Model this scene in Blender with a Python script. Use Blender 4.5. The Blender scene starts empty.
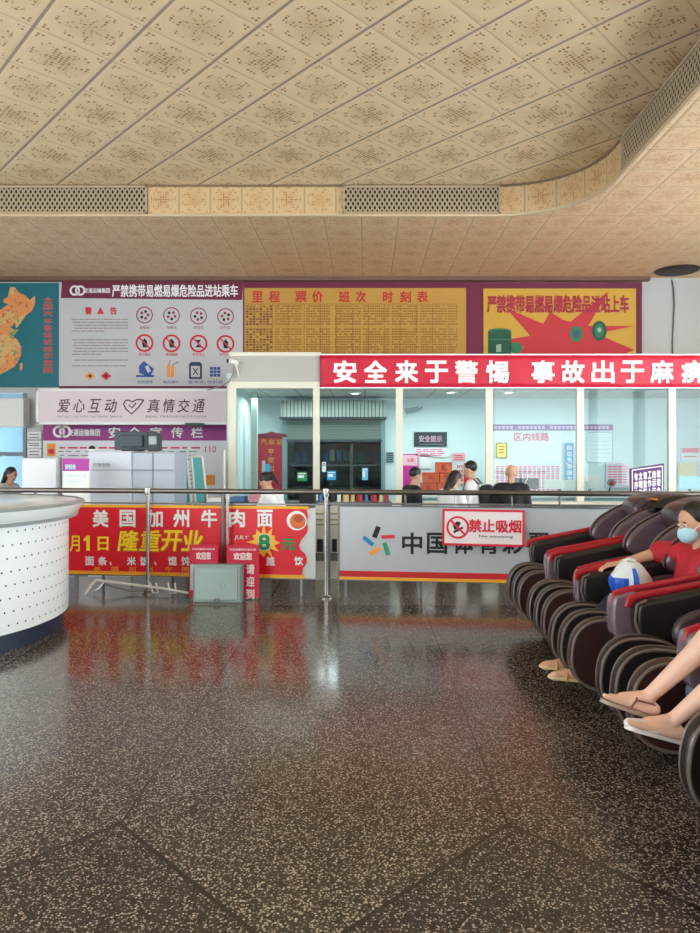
import bpy, bmesh, math, random
from mathutils import Vector, Matrix, Euler
random.seed(7)
SC = bpy.context.scene
COL = SC.collection
PI = math.pi
# ---------------------------------------------------------------- camera, sky, light, exposure
EYE = 1.45
F = 700.0
cam_d = bpy.data.cameras.new('camera')
cam_d.sensor_fit = 'VERTICAL'; cam_d.sensor_height = 36.0; cam_d.lens = F / 933.0 * 36.0
cam_d.shift_x = -15.0 / 933.0; cam_d.shift_y = -11.5 / 933.0
cam_d.clip_start = 0.05; cam_d.clip_end = 200
cam = bpy.data.objects.new('camera', cam_d); COL.objects.link(cam)
cam.location = (0, 0, EYE); cam.rotation_euler = (PI / 2, 0, 0)
SC.camera = cam

world = bpy.data.worlds.new('hazy_daylight'); SC.world = world; world.use_nodes = True
wb = world.node_tree.nodes['Background']
wb.inputs['Color'].default_value = (0.90, 0.965, 1.0, 1); wb.inputs['Strength'].default_value = 5.5
SC.view_settings.view_transform = 'Standard'; SC.view_settings.look = 'None'
SC.view_settings.gamma = 1.0; SC.view_settings.use_curve_mapping = False
SC.view_settings.exposure = 0.55
try:
    SC.cycles.use_denoising = True
    SC.cycles.max_bounces = 10; SC.cycles.diffuse_bounces = 6; SC.cycles.transparent_max_bounces = 16
    SC.cycles.sample_clamp_indirect = 6.0
except Exception: pass

def lamp(name, loc, sx, sy, power, col, rot=(0, 0, 0)):
    l = bpy.data.lights.new(name, 'AREA'); l.shape = 'RECTANGLE'; l.size = sx; l.size_y = sy
    l.energy = power; l.color = col
    o = bpy.data.objects.new(name, l); COL.objects.link(o); o.location = loc; o.rotation_euler = rot
    return o
# tube lighting of the glazed ticket office
for i, (x, pw) in enumerate(((-1.2, 22), (1.2, 23), (3.6, 9))):
    lamp('office_ceiling_light', (x, 12.3, 2.44), 1.6, 0.5, pw, (0.90, 1.0, 1.0))
lamp('side_room_light', (-6.4, 14.2, 2.3), 1.2, 0.5, 9, (0.85, 0.97, 1.0))

# ---------------------------------------------------------------- colours and materials
def lin(c):
    c = c / 255.0
    return c / 12.92 if c <= 0.04045 else ((c + 0.055) / 1.055) ** 2.4
def rgb(r, g, b): return (lin(r), lin(g), lin(b), 1.0)

MATS = {}
def mat(name, col, rough=0.6, metal=0.0, coat=0.0, bump=0.0, bscale=60, emis=None, spec=0.5, vary=0.0):
    if name in MATS: return MATS[name]
    m = bpy.data.materials.new(name); m.use_nodes = True
    nt = m.node_tree; b = nt.nodes['Principled BSDF']
    c = rgb(*col)
    b.inputs['Base Color'].default_value = c
    b.inputs['Roughness'].default_value = rough; b.inputs['Metallic'].default_value = metal
    b.inputs['Coat Weight'].default_value = coat; b.inputs['Coat Roughness'].default_value = 0.1
    b.inputs['Specular IOR Level'].default_value = spec
    if emis:
        b.inputs['Emission Color'].default_value = rgb(*emis[0]); b.inputs['Emission Strength'].default_value = emis[1]
    tc = nt.nodes.new('ShaderNodeTexCoord')
    nz = nt.nodes.new('ShaderNodeTexNoise'); nz.inputs['Scale'].default_value = bscale; nz.inputs['Detail'].default_value = 3
    nt.links.new(tc.outputs['Object'], nz.inputs['Vector'])
    if vary:
        mx = nt.nodes.new('ShaderNodeMix'); mx.data_type = 'RGBA'
        mx.inputs['A'].default_value = tuple(v * (1 - vary) for v in c[:3]) + (1,)
        mx.inputs['B'].default_value = tuple(min(1, v * (1 + vary)) for v in c[:3]) + (1,)
        nt.links.new(nz.outputs['Fac'], mx.inputs['Factor']); nt.links.new(mx.outputs['Result'], b.inputs['Base Color'])
    if bump:
        bp = nt.nodes.new('ShaderNodeBump'); bp.inputs['Strength'].default_value = bump; bp.inputs['Distance'].default_value = 0.004
        nt.links.new(nz.outputs['Fac'], bp.inputs['Height']); nt.links.new(bp.outputs['Normal'], b.inputs['Normal'])
    MATS[name] = m
    return m

class S:                                             # a tiny expression wrapper over shader sockets
    nt = None
    def __init__(s, sock): s.s = sock
    @staticmethod
    def m(op, *a):
        n = S.nt.nodes.new('ShaderNodeMath'); n.operation = op
        for i, v in enumerate(a):
            if isinstance(v, S): S.nt.links.new(v.s, n.inputs[i])
            else: n.inputs[i].default_value = v
        return S(n.outputs[0])
    def __add__(s, o): return S.m('ADD', s, o)
    def __radd__(s, o): return S.m('ADD', o, s)
    def __sub__(s, o): return S.m('SUBTRACT', s, o)
    def __rsub__(s, o): return S.m('SUBTRACT', o, s)
    def __mul__(s, o): return S.m('MULTIPLY', s, o)
    def __rmul__(s, o): return S.m('MULTIPLY', o, s)
    def __truediv__(s, o): return S.m('DIVIDE', s, o)
    def lt(s, o): return S.m('LESS_THAN', s, o)
    def gt(s, o): return S.m('GREATER_THAN', s, o)
    def fract(s): return S.m('FRACT', s)
    def floor(s): return S.m('FLOOR', s)
    def abs(s): return S.m('ABSOLUTE', s)
    def max(s, o): return S.m('MAXIMUM', s, o)
    def min(s, o): return S.m('MINIMUM', s, o)
    def clamp(s): return S.m('MINIMUM', S.m('MAXIMUM', s, 0.0), 1.0)
def mixc(f, a, b):
    n = S.nt.nodes.new('ShaderNodeMix'); n.data_type = 'RGBA'
    for k, v in (('Factor', f), ('A', a), ('B', b)):
        if isinstance(v, S): S.nt.links.new(v.s, n.inputs[k])
        else: n.inputs[k].default_value = v
    return S(n.outputs['Result'])
def newmat(name):
    m = bpy.data.materials.new(name); m.use_nodes = True; S.nt = m.node_tree
    return m, m.node_tree, m.node_tree.nodes['Principled BSDF']
def coords(kind='pos'):
    if kind == 'pos':
        g = S.nt.nodes.new('ShaderNodeNewGeometry'); out = g.outputs['Position']
    else:
        g = S.nt.nodes.new('ShaderNodeUVMap'); out = g.outputs['UV']
    sp = S.nt.nodes.new('ShaderNodeSeparateXYZ'); S.nt.links.new(out, sp.inputs[0])
    return S(sp.outputs['X']), S(sp.outputs['Y']), out
def noise(vec, scale, detail=3, rough=0.5):
    n = S.nt.nodes.new('ShaderNodeTexNoise'); n.inputs['Scale'].default_value = scale; n.inputs['Detail'].default_value = detail
    n.inputs['Roughness'].default_value = rough
    S.nt.links.new(vec, n.inputs['Vector']); return S(n.outputs['Fac'])
def voro(vec, scale, feature='F1', rand=1.0, out='Distance'):
    n = S.nt.nodes.new('ShaderNodeTexVoronoi'); n.feature = feature; n.inputs['Scale'].default_value = scale
    n.inputs['Randomness'].default_value = rand
    S.nt.links.new(vec, n.inputs['Vector']); return S(n.outputs[out])

def tile_mat(name, kind, size, ax, ay, rot, base, dot, cells=17, edge=0.012):
    """pressed gypsum ceiling tiles with perforated star rosettes"""
    m, nt, b = newmat(name)
    x, y, vec = coords(kind)
    if rot:
        u = (x - ax) * (0.5 / 0.485) + (y - ay) * (0.5 / 0.52); v = (x - ax) * (0.5 / 0.485) - (y - ay) * (0.5 / 0.52)
    else:
        u = (x - ax) / size; v = (y - ay) / size
    fu = u.fract() - 0.5; fv = v.fract() - 0.5
    par = S.m('FLOORED_MODULO', u.floor() + v.floor(), 2.0)
    r = S.m('SQRT', fu * fu + fv * fv)
    th = S.m('ARCTAN2', fv, fu)
    starA = 0.22 + 0.10 * S.m('COSINE', th * 6.0)
    starB = 0.20 + 0.13 * S.m('COSINE', th * 5.0 + 0.4)
    inA = r.lt(starA); inB = S.m('MULTIPLY', r.lt(starB), r.gt(starB - 0.10))
    star = inA * (1.0 - par) + inB * par
    corner = S.m('MULTIPLY', r.gt(0.53), fu.abs().max(fv.abs()).lt(0.43))
    ring = S.m('MULTIPLY', (r - 0.37).abs().lt(0.03), S.m('COSINE', th * 8.0 + par * PI).gt(-0.2))
    mask = star.max(corner).max(ring)
    cu = (u * cells).fract() - 0.5; cv = (v * cells).fract() - 0.5
    dr = S.m('SQRT', cu * cu + cv * cv)
    keep = noise(vec, 23.0, 1).gt(0.42)
    dots = (dr.lt(0.36)) * mask * keep
    halo = (1.0 - (r / 0.42)).clamp()
    e = 0.5 - fu.abs().max(fv.abs())
    ju = (0.5 - fu.abs()).lt(edge * (1.7 if rot else 1.0)); jv = (0.5 - fv.abs()).lt(edge * (0.7 if rot else 1.0))
    n1 = noise(vec, 0.45, 4); n2 = noise(vec, 7.0, 4)
    tint = noise(vec, 1.6, 1)
    c0 = mixc(n1 * 0.5 + n2 * 0.35, rgb(base[0] - 16, base[1] - 20, base[2] - 22), rgb(*base))
    c0 = mixc(halo * (0.22 + 0.25 * tint), c0, rgb(dot[0] + 22, dot[1] + 20, dot[2] + 12))
    c1 = mixc(dots * 0.85, c0, rgb(*dot))
    c2 = mixc(jv * 0.6, c1, rgb(*((168, 148, 120) if rot else (150, 124, 98))))
    c2 = mixc(ju * (0.75 if rot else 0.5), c2, rgb(128, 110, 100))
    nt.links.new(c2.s, b.inputs['Base Color'])
    b.inputs['Roughness'].default_value = 0.62
    h = (e / 0.06).clamp() + dots * -0.5 + n2 * 0.25
    bp = nt.nodes.new('ShaderNodeBump'); bp.inputs['Strength'].default_value = 0.5; bp.inputs['Distance'].default_value = 0.010
    nt.links.new(h.s, bp.inputs['Height']); nt.links.new(bp.outputs['Normal'], b.inputs['Normal'])
    return m

def terrazzo():
    m, nt, b = newmat('terrazzo')
    x, y, vec = coords('pos')
    k = (x - 0.56) / 1.52
    f = (k + 0.5).fract() - 0.5
    tri = f.abs() * 1.52
    yz = 2.75 - tri
    above = y.gt(yz)
    l1 = S.m('MULTIPLY', tri.lt(0.0055), above)
    l2 = ((y - yz).abs()).lt(0.012)
    l3 = (y - 6.72).abs().lt(0.012)
    l4 = (y - 4.32).abs().lt(0.006)
    near = y.lt(4.32)
    line = l1.max(l2).max(l3).max(l4 * 0.5)
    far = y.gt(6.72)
    chipd = voro(vec, 112.0, 'F1', 1.0)
    cc = nt.nodes.new('ShaderNodeTexVoronoi'); cc.inputs['Scale'].default_value = 112.0
    nt.links.new(vec, cc.inputs['Vector'])
    sp = nt.nodes.new('ShaderNodeSeparateColor'); nt.links.new(cc.outputs['Color'], sp.inputs[0])
    rnd = S(sp.outputs[0]); rnd2 = S(sp.outputs[1])
    warp = noise(vec, 240, 2)
    size = 0.25 + 0.30 * rnd2 - 0.06 * (1.0 - above)
    chip = S.m('MULTIPLY', (chipd + warp * 0.12 - 0.06).lt(size), rnd.gt(0.06))
    fine = S.m('MULTIPLY', voro(vec, 190.0).lt(0.26), 1.0)
    cloud = noise(vec, 1.1, 4)
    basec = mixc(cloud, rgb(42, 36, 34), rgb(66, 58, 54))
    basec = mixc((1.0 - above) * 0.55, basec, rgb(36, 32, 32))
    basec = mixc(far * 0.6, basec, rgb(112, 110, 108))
    chipc = mixc(rnd2, rgb(104, 94, 84), rgb(186, 174, 158))
    c = mixc(fine * 0.35, basec, rgb(98, 88, 80))
    c = mixc(chip * (0.60 + 0.4 * rnd), c, chipc)
    c = mixc(line * 0.9, c, rgb(24, 21, 21))
    nt.links.new(c.s, b.inputs['Base Color'])
    st = noise(vec, 2.3, 5, 0.65)
    rough = 0.085 + 0.11 * st + 0.06 * near
    nt.links.new(rough.s, b.inputs['Roughness'])
    b.inputs['Specular IOR Level'].default_value = 0.75
    wob = noise(vec, 5.0, 3)
    bp = nt.nodes.new('ShaderNodeBump'); bp.inputs['Strength'].default_value = 0.04; bp.inputs['Distance'].default_value = 0.02
    nt.links.new(wob.s, bp.inputs['Height']); nt.links.new(bp.outputs['Normal'], b.inputs['Normal'])
    return m

def glass_mat(name, tint, refl=0.10):
    m = bpy.data.materials.new(name); m.use_nodes = True; nt = m.node_tree
    nt.nodes.remove(nt.nodes['Principled BSDF']); out = nt.nodes['Material Output']
    tr = nt.nodes.new('ShaderNodeBsdfTransparent'); tr.inputs[0].default_value = tint
    gl = nt.nodes.new('ShaderNodeBsdfGlossy'); gl.inputs['Roughness'].default_value = 0.02
    fr = nt.nodes.new('ShaderNodeFresnel'); fr.inputs['IOR'].default_value = 1.33
    ad = nt.nodes.new('ShaderNodeMath'); ad.operation = 'ADD'; ad.inputs[1].default_value = refl
    ad.use_clamp = True; nt.links.new(fr.outputs[0], ad.inputs[0])
    mx = nt.nodes.new('ShaderNodeMixShader'); nt.links.new(ad.outputs[0], mx.inputs[0])
    nt.links.new(tr.outputs[0], mx.inputs[1]); nt.links.new(gl.outputs[0], mx.inputs[2]); nt.links.new(mx.outputs[0], out.inputs[0])
    MATS[name] = m
    return m

# ---------------------------------------------------------------- mesh collecting
class MB:
    def __init__(s): s.v = []; s.f = []; s.mi = []; s.uv = None
    def add(s, vs, fs, mi=0):
        o = len(s.v); s.v += [Vector(p) for p in vs]; s.f += [tuple(i + o for i in f) for f in fs]; s.mi += [mi] * len(fs); return s
    def box(s, x0, x1, y0, y1, z0, z1, mi=0, M=None):
        vs = [Vector((x, y, z)) for z in (z0, z1) for y in (y0, y1) for x in (x0, x1)]
        if M is not None: vs = [M @ p for p in vs]
        return s.add(vs, [(0, 2, 3, 1), (4, 5, 7, 6), (0, 1, 5, 4), (2, 6, 7, 3), (0, 4, 6, 2), (1, 3, 7, 5)], mi)
    def tube(s, pts, r, n=10, mi=0, closed=False, flat=1.0):
        pts = [Vector(p) for p in pts]; N = len(pts); rings = []
        rr = r if isinstance(r, (list, tuple)) else [r] * N
        up = None
        for i, p in enumerate(pts):
            if closed: t = pts[(i + 1) % N] - pts[i - 1]
            else: t = pts[min(i + 1, N - 1)] - pts[max(i - 1, 0)]
            t.normalize()
            if up is None:
                a = Vector((0, 0, 1)) if abs(t.z) < 0.9 else Vector((0, 1, 0)); up = (a - t * a.dot(t)).normalized()
            else: up = (up - t * up.dot(t)).normalized()
            sd = t.cross(up)
            rings.append([p + (up * math.cos(2 * PI * k / n) * flat + sd * math.sin(2 * PI * k / n)) * rr[i] for k in range(n)])
        vs = [q for g in rings for q in g]; fs = []
        for i in range(N if closed else N - 1):
            j = (i + 1) % N
            for k in range(n):
                l = (k + 1) % n; fs.append((i * n + k, i * n + l, j * n + l, j * n + k))
        if not closed: fs += [tuple(range(n - 1, -1, -1)), tuple((N - 1) * n + k for k in range(n))]
        return s.add(vs, fs, mi)
    def lathe(s, prof, c=(0, 0, 0), n=48, mi=0, a0=0, a1=2 * PI):
        full = abs(a1 - a0 - 2 * PI) < 1e-6; m = n if full else n + 1; vs = []; fs = []
        for i in range(m):
            a = a0 + (a1 - a0) * i / n
            for r, z in prof: vs.append((c[0] + r * math.cos(a), c[1] + r * math.sin(a), c[2] + z))
        P = len(prof)
        for i in range(n):
            j = (i + 1) % m
            for k in range(P - 1): fs.append((i * P + k, j * P + k, j * P + k + 1, i * P + k + 1))
        return s.add(vs, fs, mi)
    def ell(s, c, r, M=None, nu=20, nv=12, mi=0):
        vs = []; fs = []
        for j in range(1, nv):
            ph = PI * j / nv
            for i in range(nu):
                a = 2 * PI * i / nu
                p = Vector((r[0] * math.sin(ph) * math.cos(a), r[1] * math.sin(ph) * math.sin(a), r[2] * math.cos(ph)))
                vs.append((M @ p if M is not None else p) + Vector(c))
        for q in (Vector((0, 0, r[2])), Vector((0, 0, -r[2]))): vs.append((M @ q if M is not None else q) + Vector(c))
        T = len(vs) - 2
        for j in range(nv - 2):
            for i in range(nu):
                k = (i + 1) % nu; fs.append((j * nu + i, (j + 1) * nu + i, (j + 1) * nu + k, j * nu + k))
        for i in range(nu):
            k = (i + 1) % nu; fs.append((T, i, k)); fs.append((T + 1, (nv - 2) * nu + k, (nv - 2) * nu + i))
        return s.add(vs, fs, mi)
    def cap(s, a, b, ra, rb, n=14, mi=0):
        """tapered capsule"""
        a = Vector(a); b = Vector(b); d = b - a; L = max(d.length, 1e-6); d.normalize()
        pts = []; rr = []
        for k in range(5):
            t = k / 4 * PI / 2; pts.append(a - d * ra * math.cos(t)); rr.append(max(ra * math.sin(t), ra * 0.02))
        for k in range(5):
            t = k / 4 * PI / 2; pts.append(b + d * rb * math.sin(t)); rr.append(max(rb * math.cos(t), rb * 0.02))
        return s.tube(pts, rr, n, mi)
    def prism(s, poly, f0, f1, mi=0):
        """poly of 2-d points; f0 and f1 map a point to the two ends"""
        n = len(poly); vs = [f0(*p) for p in poly] + [f1(*p) for p in poly]
        fs = [tuple(range(n - 1, -1, -1)), tuple(range(n, 2 * n))] + [(i, (i + 1) % n, (i + 1) % n + n, i + n) for i in range(n)]
        return s.add(vs, fs, mi)
    def slab(s, prof, v0, v1, rnd=0.03, mi=0, k=4):
        """closed (x,z) outline extruded along y with rounded rims"""
        n = len(prof); area = sum(prof[i][0] * prof[(i + 1) % n][1] - prof[(i + 1) % n][0] * prof[i][1] for i in range(n))
        sg = 1 if area > 0 else -1; nor = []
        for i in range(n):
            a = Vector(prof[i - 1]); b = Vector(prof[i]); c = Vector(prof[(i + 1) % n])
            e1 = (b - a).normalized(); e2 = (c - b).normalized(); t = (e1 + e2)
            t = t.normalized() if t.length > 1e-6 else e1
            nor.append(Vector((-t.y, t.x)) * sg)
        rings = []
        seq = [(v0 + rnd * (1 - math.sin(i / k * PI / 2)), rnd * (1 - math.cos(i / k * PI / 2))) for i in range(k, -1, -1)]
        seq = [(v0 + rnd * (1 - math.cos(i / k * PI / 2)), rnd * (1 - math.sin(i / k * PI / 2))) for i in range(0, k + 1)]
        seq += [(v0 + v1 - a, b) for a, b in reversed(seq)]
        vs = []
        for yv, ins in seq:
            for p, q in zip(prof, nor): vs.append((p[0] + q.x * ins, yv, p[1] + q.y * ins))
        R = len(seq); fs = [tuple(range(n)) if sg > 0 else tuple(range(n - 1, -1, -1)), tuple(range((R - 1) * n, R * n))[::-1] if sg > 0 else tuple(range((R - 1) * n, R * n))]
        for i in range(R - 1):
            for j in range(n):
                l = (j + 1) % n
                q = (i * n + j, i * n + l, (i + 1) * n + l, (i + 1) * n + j)
                fs.append(q[::-1] if sg > 0 else q)
        return s.add(vs, fs, mi)
    def xf(s, M): s.v = [M @ p for p in s.v]; return s
    def join(s, o): return s.add(o.v, o.f, 0)

def smooth_closed(pts, it=2):
    for _ in range(it):
        out = []
        n = len(pts)
        for i in range(n):
            a = pts[i]; b = pts[(i + 1) % n]
            out.append((a[0] * .75 + b[0] * .25, a[1] * .75 + b[1] * .25)); out.append((a[0] * .25 + b[0] * .75, a[1] * .25 + b[1] * .75))
        pts = out
    return pts

def root_offset(p):
    M = Matrix.Identity(4)
    chain = []
    while p is not None: chain.append(p); p = p.parent
    for q in reversed(chain): M = M @ q.matrix_basis
    return M
def tag(o, label=None, cat=None, group=None, kind=None):
    if label: o['label'] = label
    if cat: o['category'] = cat
    if group: o['group'] = group
    if kind: o['kind'] = kind
    return o
def obj(name, mb, m, parent=None, smooth=35, bevel=0, local=False, base=True):
    """ONE mesh object. Vertices are given in world space unless local; a top-level mesh gets its origin at its base."""
    me = bpy.data.meshes.new(name)
    vs = mb.v
    loc = Vector((0, 0, 0))
    if parent is not None:
        if not local:
            Mi = root_offset(parent).inverted(); vs = [Mi @ p for p in vs]
    elif base and vs and not local:
        xs = [p.x for p in vs]; ys = [p.y for p in vs]; zs = [p.z for p in vs]
        loc = Vector(((min(xs) + max(xs)) / 2, (min(ys) + max(ys)) / 2, min(zs))); vs = [p - loc for p in vs]
    me.from_pydata([tuple(p) for p in vs], [], mb.f)
    ms = m if isinstance(m, (list, tuple)) else [m]
    for q in ms: me.materials.append(q)
    for p, i in zip(me.polygons, mb.mi): p.material_index = i
    if mb.uv:
        ul = me.uv_layers.new(name='UVMap')
        for i, lp in enumerate(me.loops): ul.data[i].uv = mb.uv[lp.vertex_index]
    bm = bmesh.new(); bm.from_mesh(me); bmesh.ops.recalc_face_normals(bm, faces=bm.faces[:]); bm.to_mesh(me); bm.free()
    if smooth:
        for p in me.polygons: p.use_smooth = True
        try: me.set_sharp_from_angle(angle=math.radians(smooth))
        except Exception: pass
    o = bpy.data.objects.new(name, me); COL.objects.link(o); o.location = loc
    if parent is not None: o.parent = parent
    if bevel:
        b = o.modifiers.new('edge', 'BEVEL'); b.width = bevel; b.segments = 3; b.limit_method = 'ANGLE'
    return o
def thing(name, label, cat, loc=(0, 0, 0), rotz=0, group=None):
    o = bpy.data.objects.new(name, None); COL.objects.link(o); o.location = loc; o.rotation_euler = (0, 0, rotz)
    o.empty_display_size = 0.2
    return tag(o, label, cat, group)
def dup(root, loc, rotz=None, label=None, group=None):
    r = root.copy(); COL.objects.link(r); r.location = loc
    if rotz is not None: r.rotation_euler = (0, 0, rotz)
    tag(r, label, None, group)
    for ch in list(root.children):
        c = ch.copy(); COL.objects.link(c); c.parent = r
        for g in ch.children:
            d = g.copy(); COL.objects.link(d); d.parent = c
    return r
def structure(name, mb, m, smooth=0):
    o = obj(name, mb, m, smooth=smooth, base=False); o['kind'] = 'structure'; return o

_glyph = {}
def glyphs(s, bold):
    key = s
    if key not in _glyph:
        c = bpy.data.curves.new('lettering', 'FONT'); c.body = s; c.size = 1; c.resolution_u = 2
        o = bpy.data.objects.new('lettering', c); COL.objects.link(o); bpy.context.view_layer.update()
        me = bpy.data.meshes.new_from_object(o.evaluated_get(bpy.context.evaluated_depsgraph_get()))
        vs = [Vector(v.co) for v in me.vertices]; fs = [tuple(p.vertices) for p in me.polygons]
        COL.objects.unlink(o); bpy.data.objects.remove(o); bpy.data.curves.remove(c); bpy.data.meshes.remove(me)
        _glyph[key] = (vs, fs)
    return _glyph[key]
def letters(mb, s, x0, x1, z0, z1, y, bold=0.0, mi=0, slant=0.0, M=None, per=None):
    """flat lettering fitted into a box of the x-z plane at depth y (facing -y); per: one character in a cell"""
    if per:
        n = len(s); w = (x1 - x0) / n
        for i, ch in enumerate(s):
            if ch != ' ': letters(mb, ch, x0 + w * (i + .5 - per / 2), x0 + w * (i + .5 + per / 2), z0, z1, y, bold, mi, slant, M)
        return mb
    vs, fs = glyphs(s, bold)
    if not vs: return mb
    ax = min(v.x for v in vs); bx = max(v.x for v in vs); az = min(v.y for v in vs); bz = max(v.y for v in vs)
    dx = (bx - ax) or 1; dz = (bz - az) or 1
    e = bold * (z1 - z0) * 0.9                        # heavier strokes: copies of the glyph shifted within the stroke
    sh = [(0, 0)] if bold <= 0 else [(e, e), (e, -e), (-e, e), (-e, -e)] + ([(0, 0)] if bold > .04 else [])
    for q, (ex, ez) in enumerate(sh):
        out = []
        for v in vs:
            p = Vector((x0 + e + (v.x - ax) / dx * (x1 - x0 - 2 * e) + slant * (v.y - az) / dz * (z1 - z0) + ex, y - q * .0004, z0 + e + (v.y - az) / dz * (z1 - z0 - 2 * e) + ez))
            out.append(M @ p if M is not None else p)
        mb.add(out, fs, mi)
    return mb
def PX(px, Y): return (px - 365.0) * Y / F
def PZ(py, Y): return EYE - (py - 455.0) * Y / F
def plet(mb, s, a, b, c, d, Y, **k):
    return letters(mb, s, PX(a, Y), PX(b, Y), PZ(d, Y), PZ(c, Y), Y, **k)
def prect(mb, a, b, c, d, Y, t=0.01, mi=0):
    return mb.box(PX(a, Y), PX(b, Y), Y, Y + t, PZ(d, Y), PZ(c, Y), mi)
def ringmb(mb, cx, cz, y, r0, r1, n=28, mi=0, M=None):
    vs = []
    for i in range(n):
        a = 2 * PI * i / n
        for r in (r0, r1):
            p = Vector((cx + r * math.cos(a), y, cz + r * math.sin(a))); vs.append(M @ p if M is not None else p)
    return mb.add(vs, [(2 * i, 2 * i + 1, (2 * ((i + 1) % n)) + 1, 2 * ((i + 1) % n)) for i in range(n)], mi)
def discmb(mb, cx, cz, y, r, n=24, mi=0, sx=1.0, M=None):
    vs = [Vector((cx + sx * r * math.cos(2 * PI * i / n), y, cz + r * math.sin(2 * PI * i / n))) for i in range(n)]
    if M is not None: vs = [M @ v for v in vs]
    return mb.add(vs, [tuple(range(n))], mi)
def polymb(mb, pts, y, mi=0, M=None):
    vs = [Vector((p[0], y, p[1])) for p in pts]
    if M is not None: vs = [M @ v for v in vs]
    return mb.add(vs, [tuple(range(len(pts)))], mi)
def barmb(mb, x0, z0, x1, z1, w, y, mi=0, M=None):
    d = Vector((x1 - x0, z1 - z0)).normalized() * w / 2; n = Vector((-d.y, d.x))
    return polymb(mb, [(x0 + n.x, z0 + n.y), (x1 + n.x, z1 + n.y), (x1 - n.x, z1 - n.y), (x0 - n.x, z0 - n.y)], y, mi, M)
# ---------------------------------------------------------------- shared materials
WHITE_WALL = mat('wall_paint', (196, 198, 198), 0.7, bump=0.15, bscale=30, vary=0.05)
WHITE = mat('white_enamel', (232, 234, 232), 0.4, vary=0.03, bscale=4)
CREAM = mat('cream_frame', (232, 230, 214), 0.42, vary=0.03, bscale=4)
STEEL = mat('brushed_steel', (176, 174, 170), 0.26, metal=1.0, bump=0.1, bscale=120)
DSTEEL = mat('dull_steel', (120, 120, 120), 0.38, metal=0.9, bump=0.1, bscale=90)
BLACK = mat('black_plastic', (24, 25, 28), 0.45)
DARK = mat('dark_grey_plastic', (52, 60, 66), 0.5, vary=0.06)
RED = mat('banner_red', (222, 16, 40), 0.42, vary=0.04, bscale=3)
PINKRED = mat('header_red', (208, 24, 60), 0.45, vary=0.04, bscale=2)
PAPER = mat('white_print', (238, 240, 240), 0.55)
PRINT_BLACK = mat('black_print', (22, 22, 26), 0.6)
PRINT_GREY = mat('grey_print', (120, 122, 126), 0.6)
PRINT_RED = mat('red_print', (208, 34, 58), 0.6)
PRINT_YELLOW = mat('yellow_print', (252, 222, 40), 0.5)
PRINT_ORANGE = mat('orange_print', (238, 150, 50), 0.5)
PRINT_GREEN = mat('green_print', (20, 140, 80), 0.5)
PRINT_BLUE = mat('blue_print', (40, 76, 160), 0.5)
SKYBLUE = mat('sky_blue_print', (40, 160, 214), 0.5)
MAROON = mat('maroon_board', (112, 26, 62), 0.6, vary=0.06, bscale=3)
PURPLE = mat('purple_board', (150, 36, 124), 0.5, vary=0.04, bscale=3)
DPURPLE = mat('deep_purple_print', (92, 36, 112), 0.5)
TEAL = mat('teal_board', (0, 108, 122), 0.55, vary=0.10, bscale=2)
GREYBOARD = mat('notice_white', (196, 198, 202), 0.6, vary=0.04, bscale=2)
YELLOWB = mat('ochre_board', (194, 150, 68), 0.6, vary=0.07, bscale=2)
YELLOWP = mat('yellow_poster', (208, 166, 60), 0.6, vary=0.07, bscale=2)
PINKP = mat('pink_print', (236, 110, 150), 0.55)
CYANP = mat('pale_cyan_panel', (190, 226, 230), 0.35)

# ---------------------------------------------------------------- the room
YB = 13.0; ZS = 4.74; ZC = 5.15; YF = 9.6; XF = 3.0; ZL = -0.34; YSTEP = 8.35
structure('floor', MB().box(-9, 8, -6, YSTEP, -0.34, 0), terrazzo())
LOWF = mat('lower_floor', (96, 94, 90), 0.25, vary=0.12, bscale=3)
structure('floor.001', MB().box(-9, 8, YSTEP, 17, -0.6, ZL), LOWF)
structure('trim_1', MB().box(-9, 8, YSTEP, YSTEP + 0.32, ZL, -0.17), mat('step_stone', (110, 106, 100), 0.35, vary=0.1))

UP = tile_mat('star_ceiling_tile', 'pos', 0.70, 1.50, 6.57, True, (240, 220, 182), (150, 108, 60))
LO = tile_mat('soffit_tile', 'pos', 0.52, -0.05, 9.62, False, (240, 212, 174), (186, 138, 96), cells=17)
FA = tile_mat('fascia_tile', 'uv', 0.43, 0.0, 0.0, False, (214, 188, 146), (160, 106, 54), cells=13, edge=0.02)
structure('ceiling', MB().box(-9, 8, -6, YF + 0.1, ZC, ZC + 0.2), UP)
arc = [(1.8 + 1.2 * math.cos(a), 8.4 + 1.2 * math.sin(a)) for a in [PI / 2 - PI / 2 * i / 14 for i in range(15)]]
edge = [(-9, YF)] + arc + [(XF, -6)]
outer = edge + [(8, -6), (8, YB), (-9, YB)]
structure('ceiling.001', MB().prism(outer[::-1], lambda x, y: (x, y, ZS), lambda x, y: (x, y, ZC + 0.2)), LO)
# fascia skin with its own running coordinate
fm = MB(); fm.uv = []; run = 0.0
ep = [(-9, YF)] + arc + [(XF, -6)]
path = []
for i in range(len(ep) - 1):
    a = Vector(ep[i]); b = Vector(ep[i + 1]); path.append((a, run)); run += (b - a).length
path.append((Vector(ep[-1]), run))
# phase so that a tile edge meets the grille end at x=-2.98
ph = (-2.98 + 9)
for p, r_ in path:
    for z in (ZS - 0.005, ZC):
        fm.v.append(Vector((p.x - (0.006 if p.x > 2.9 else 0), p.y - 0.006, z))); fm.uv.append((r_ - ph, z - ZS + 0.005))
fm.f = [(2 * i, 2 * i + 2, 2 * i + 3, 2 * i + 1) for i in range(len(path) - 1)]; fm.mi = [0] * len(fm.f)
structure('trim_2', fm, FA, smooth=30)
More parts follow.
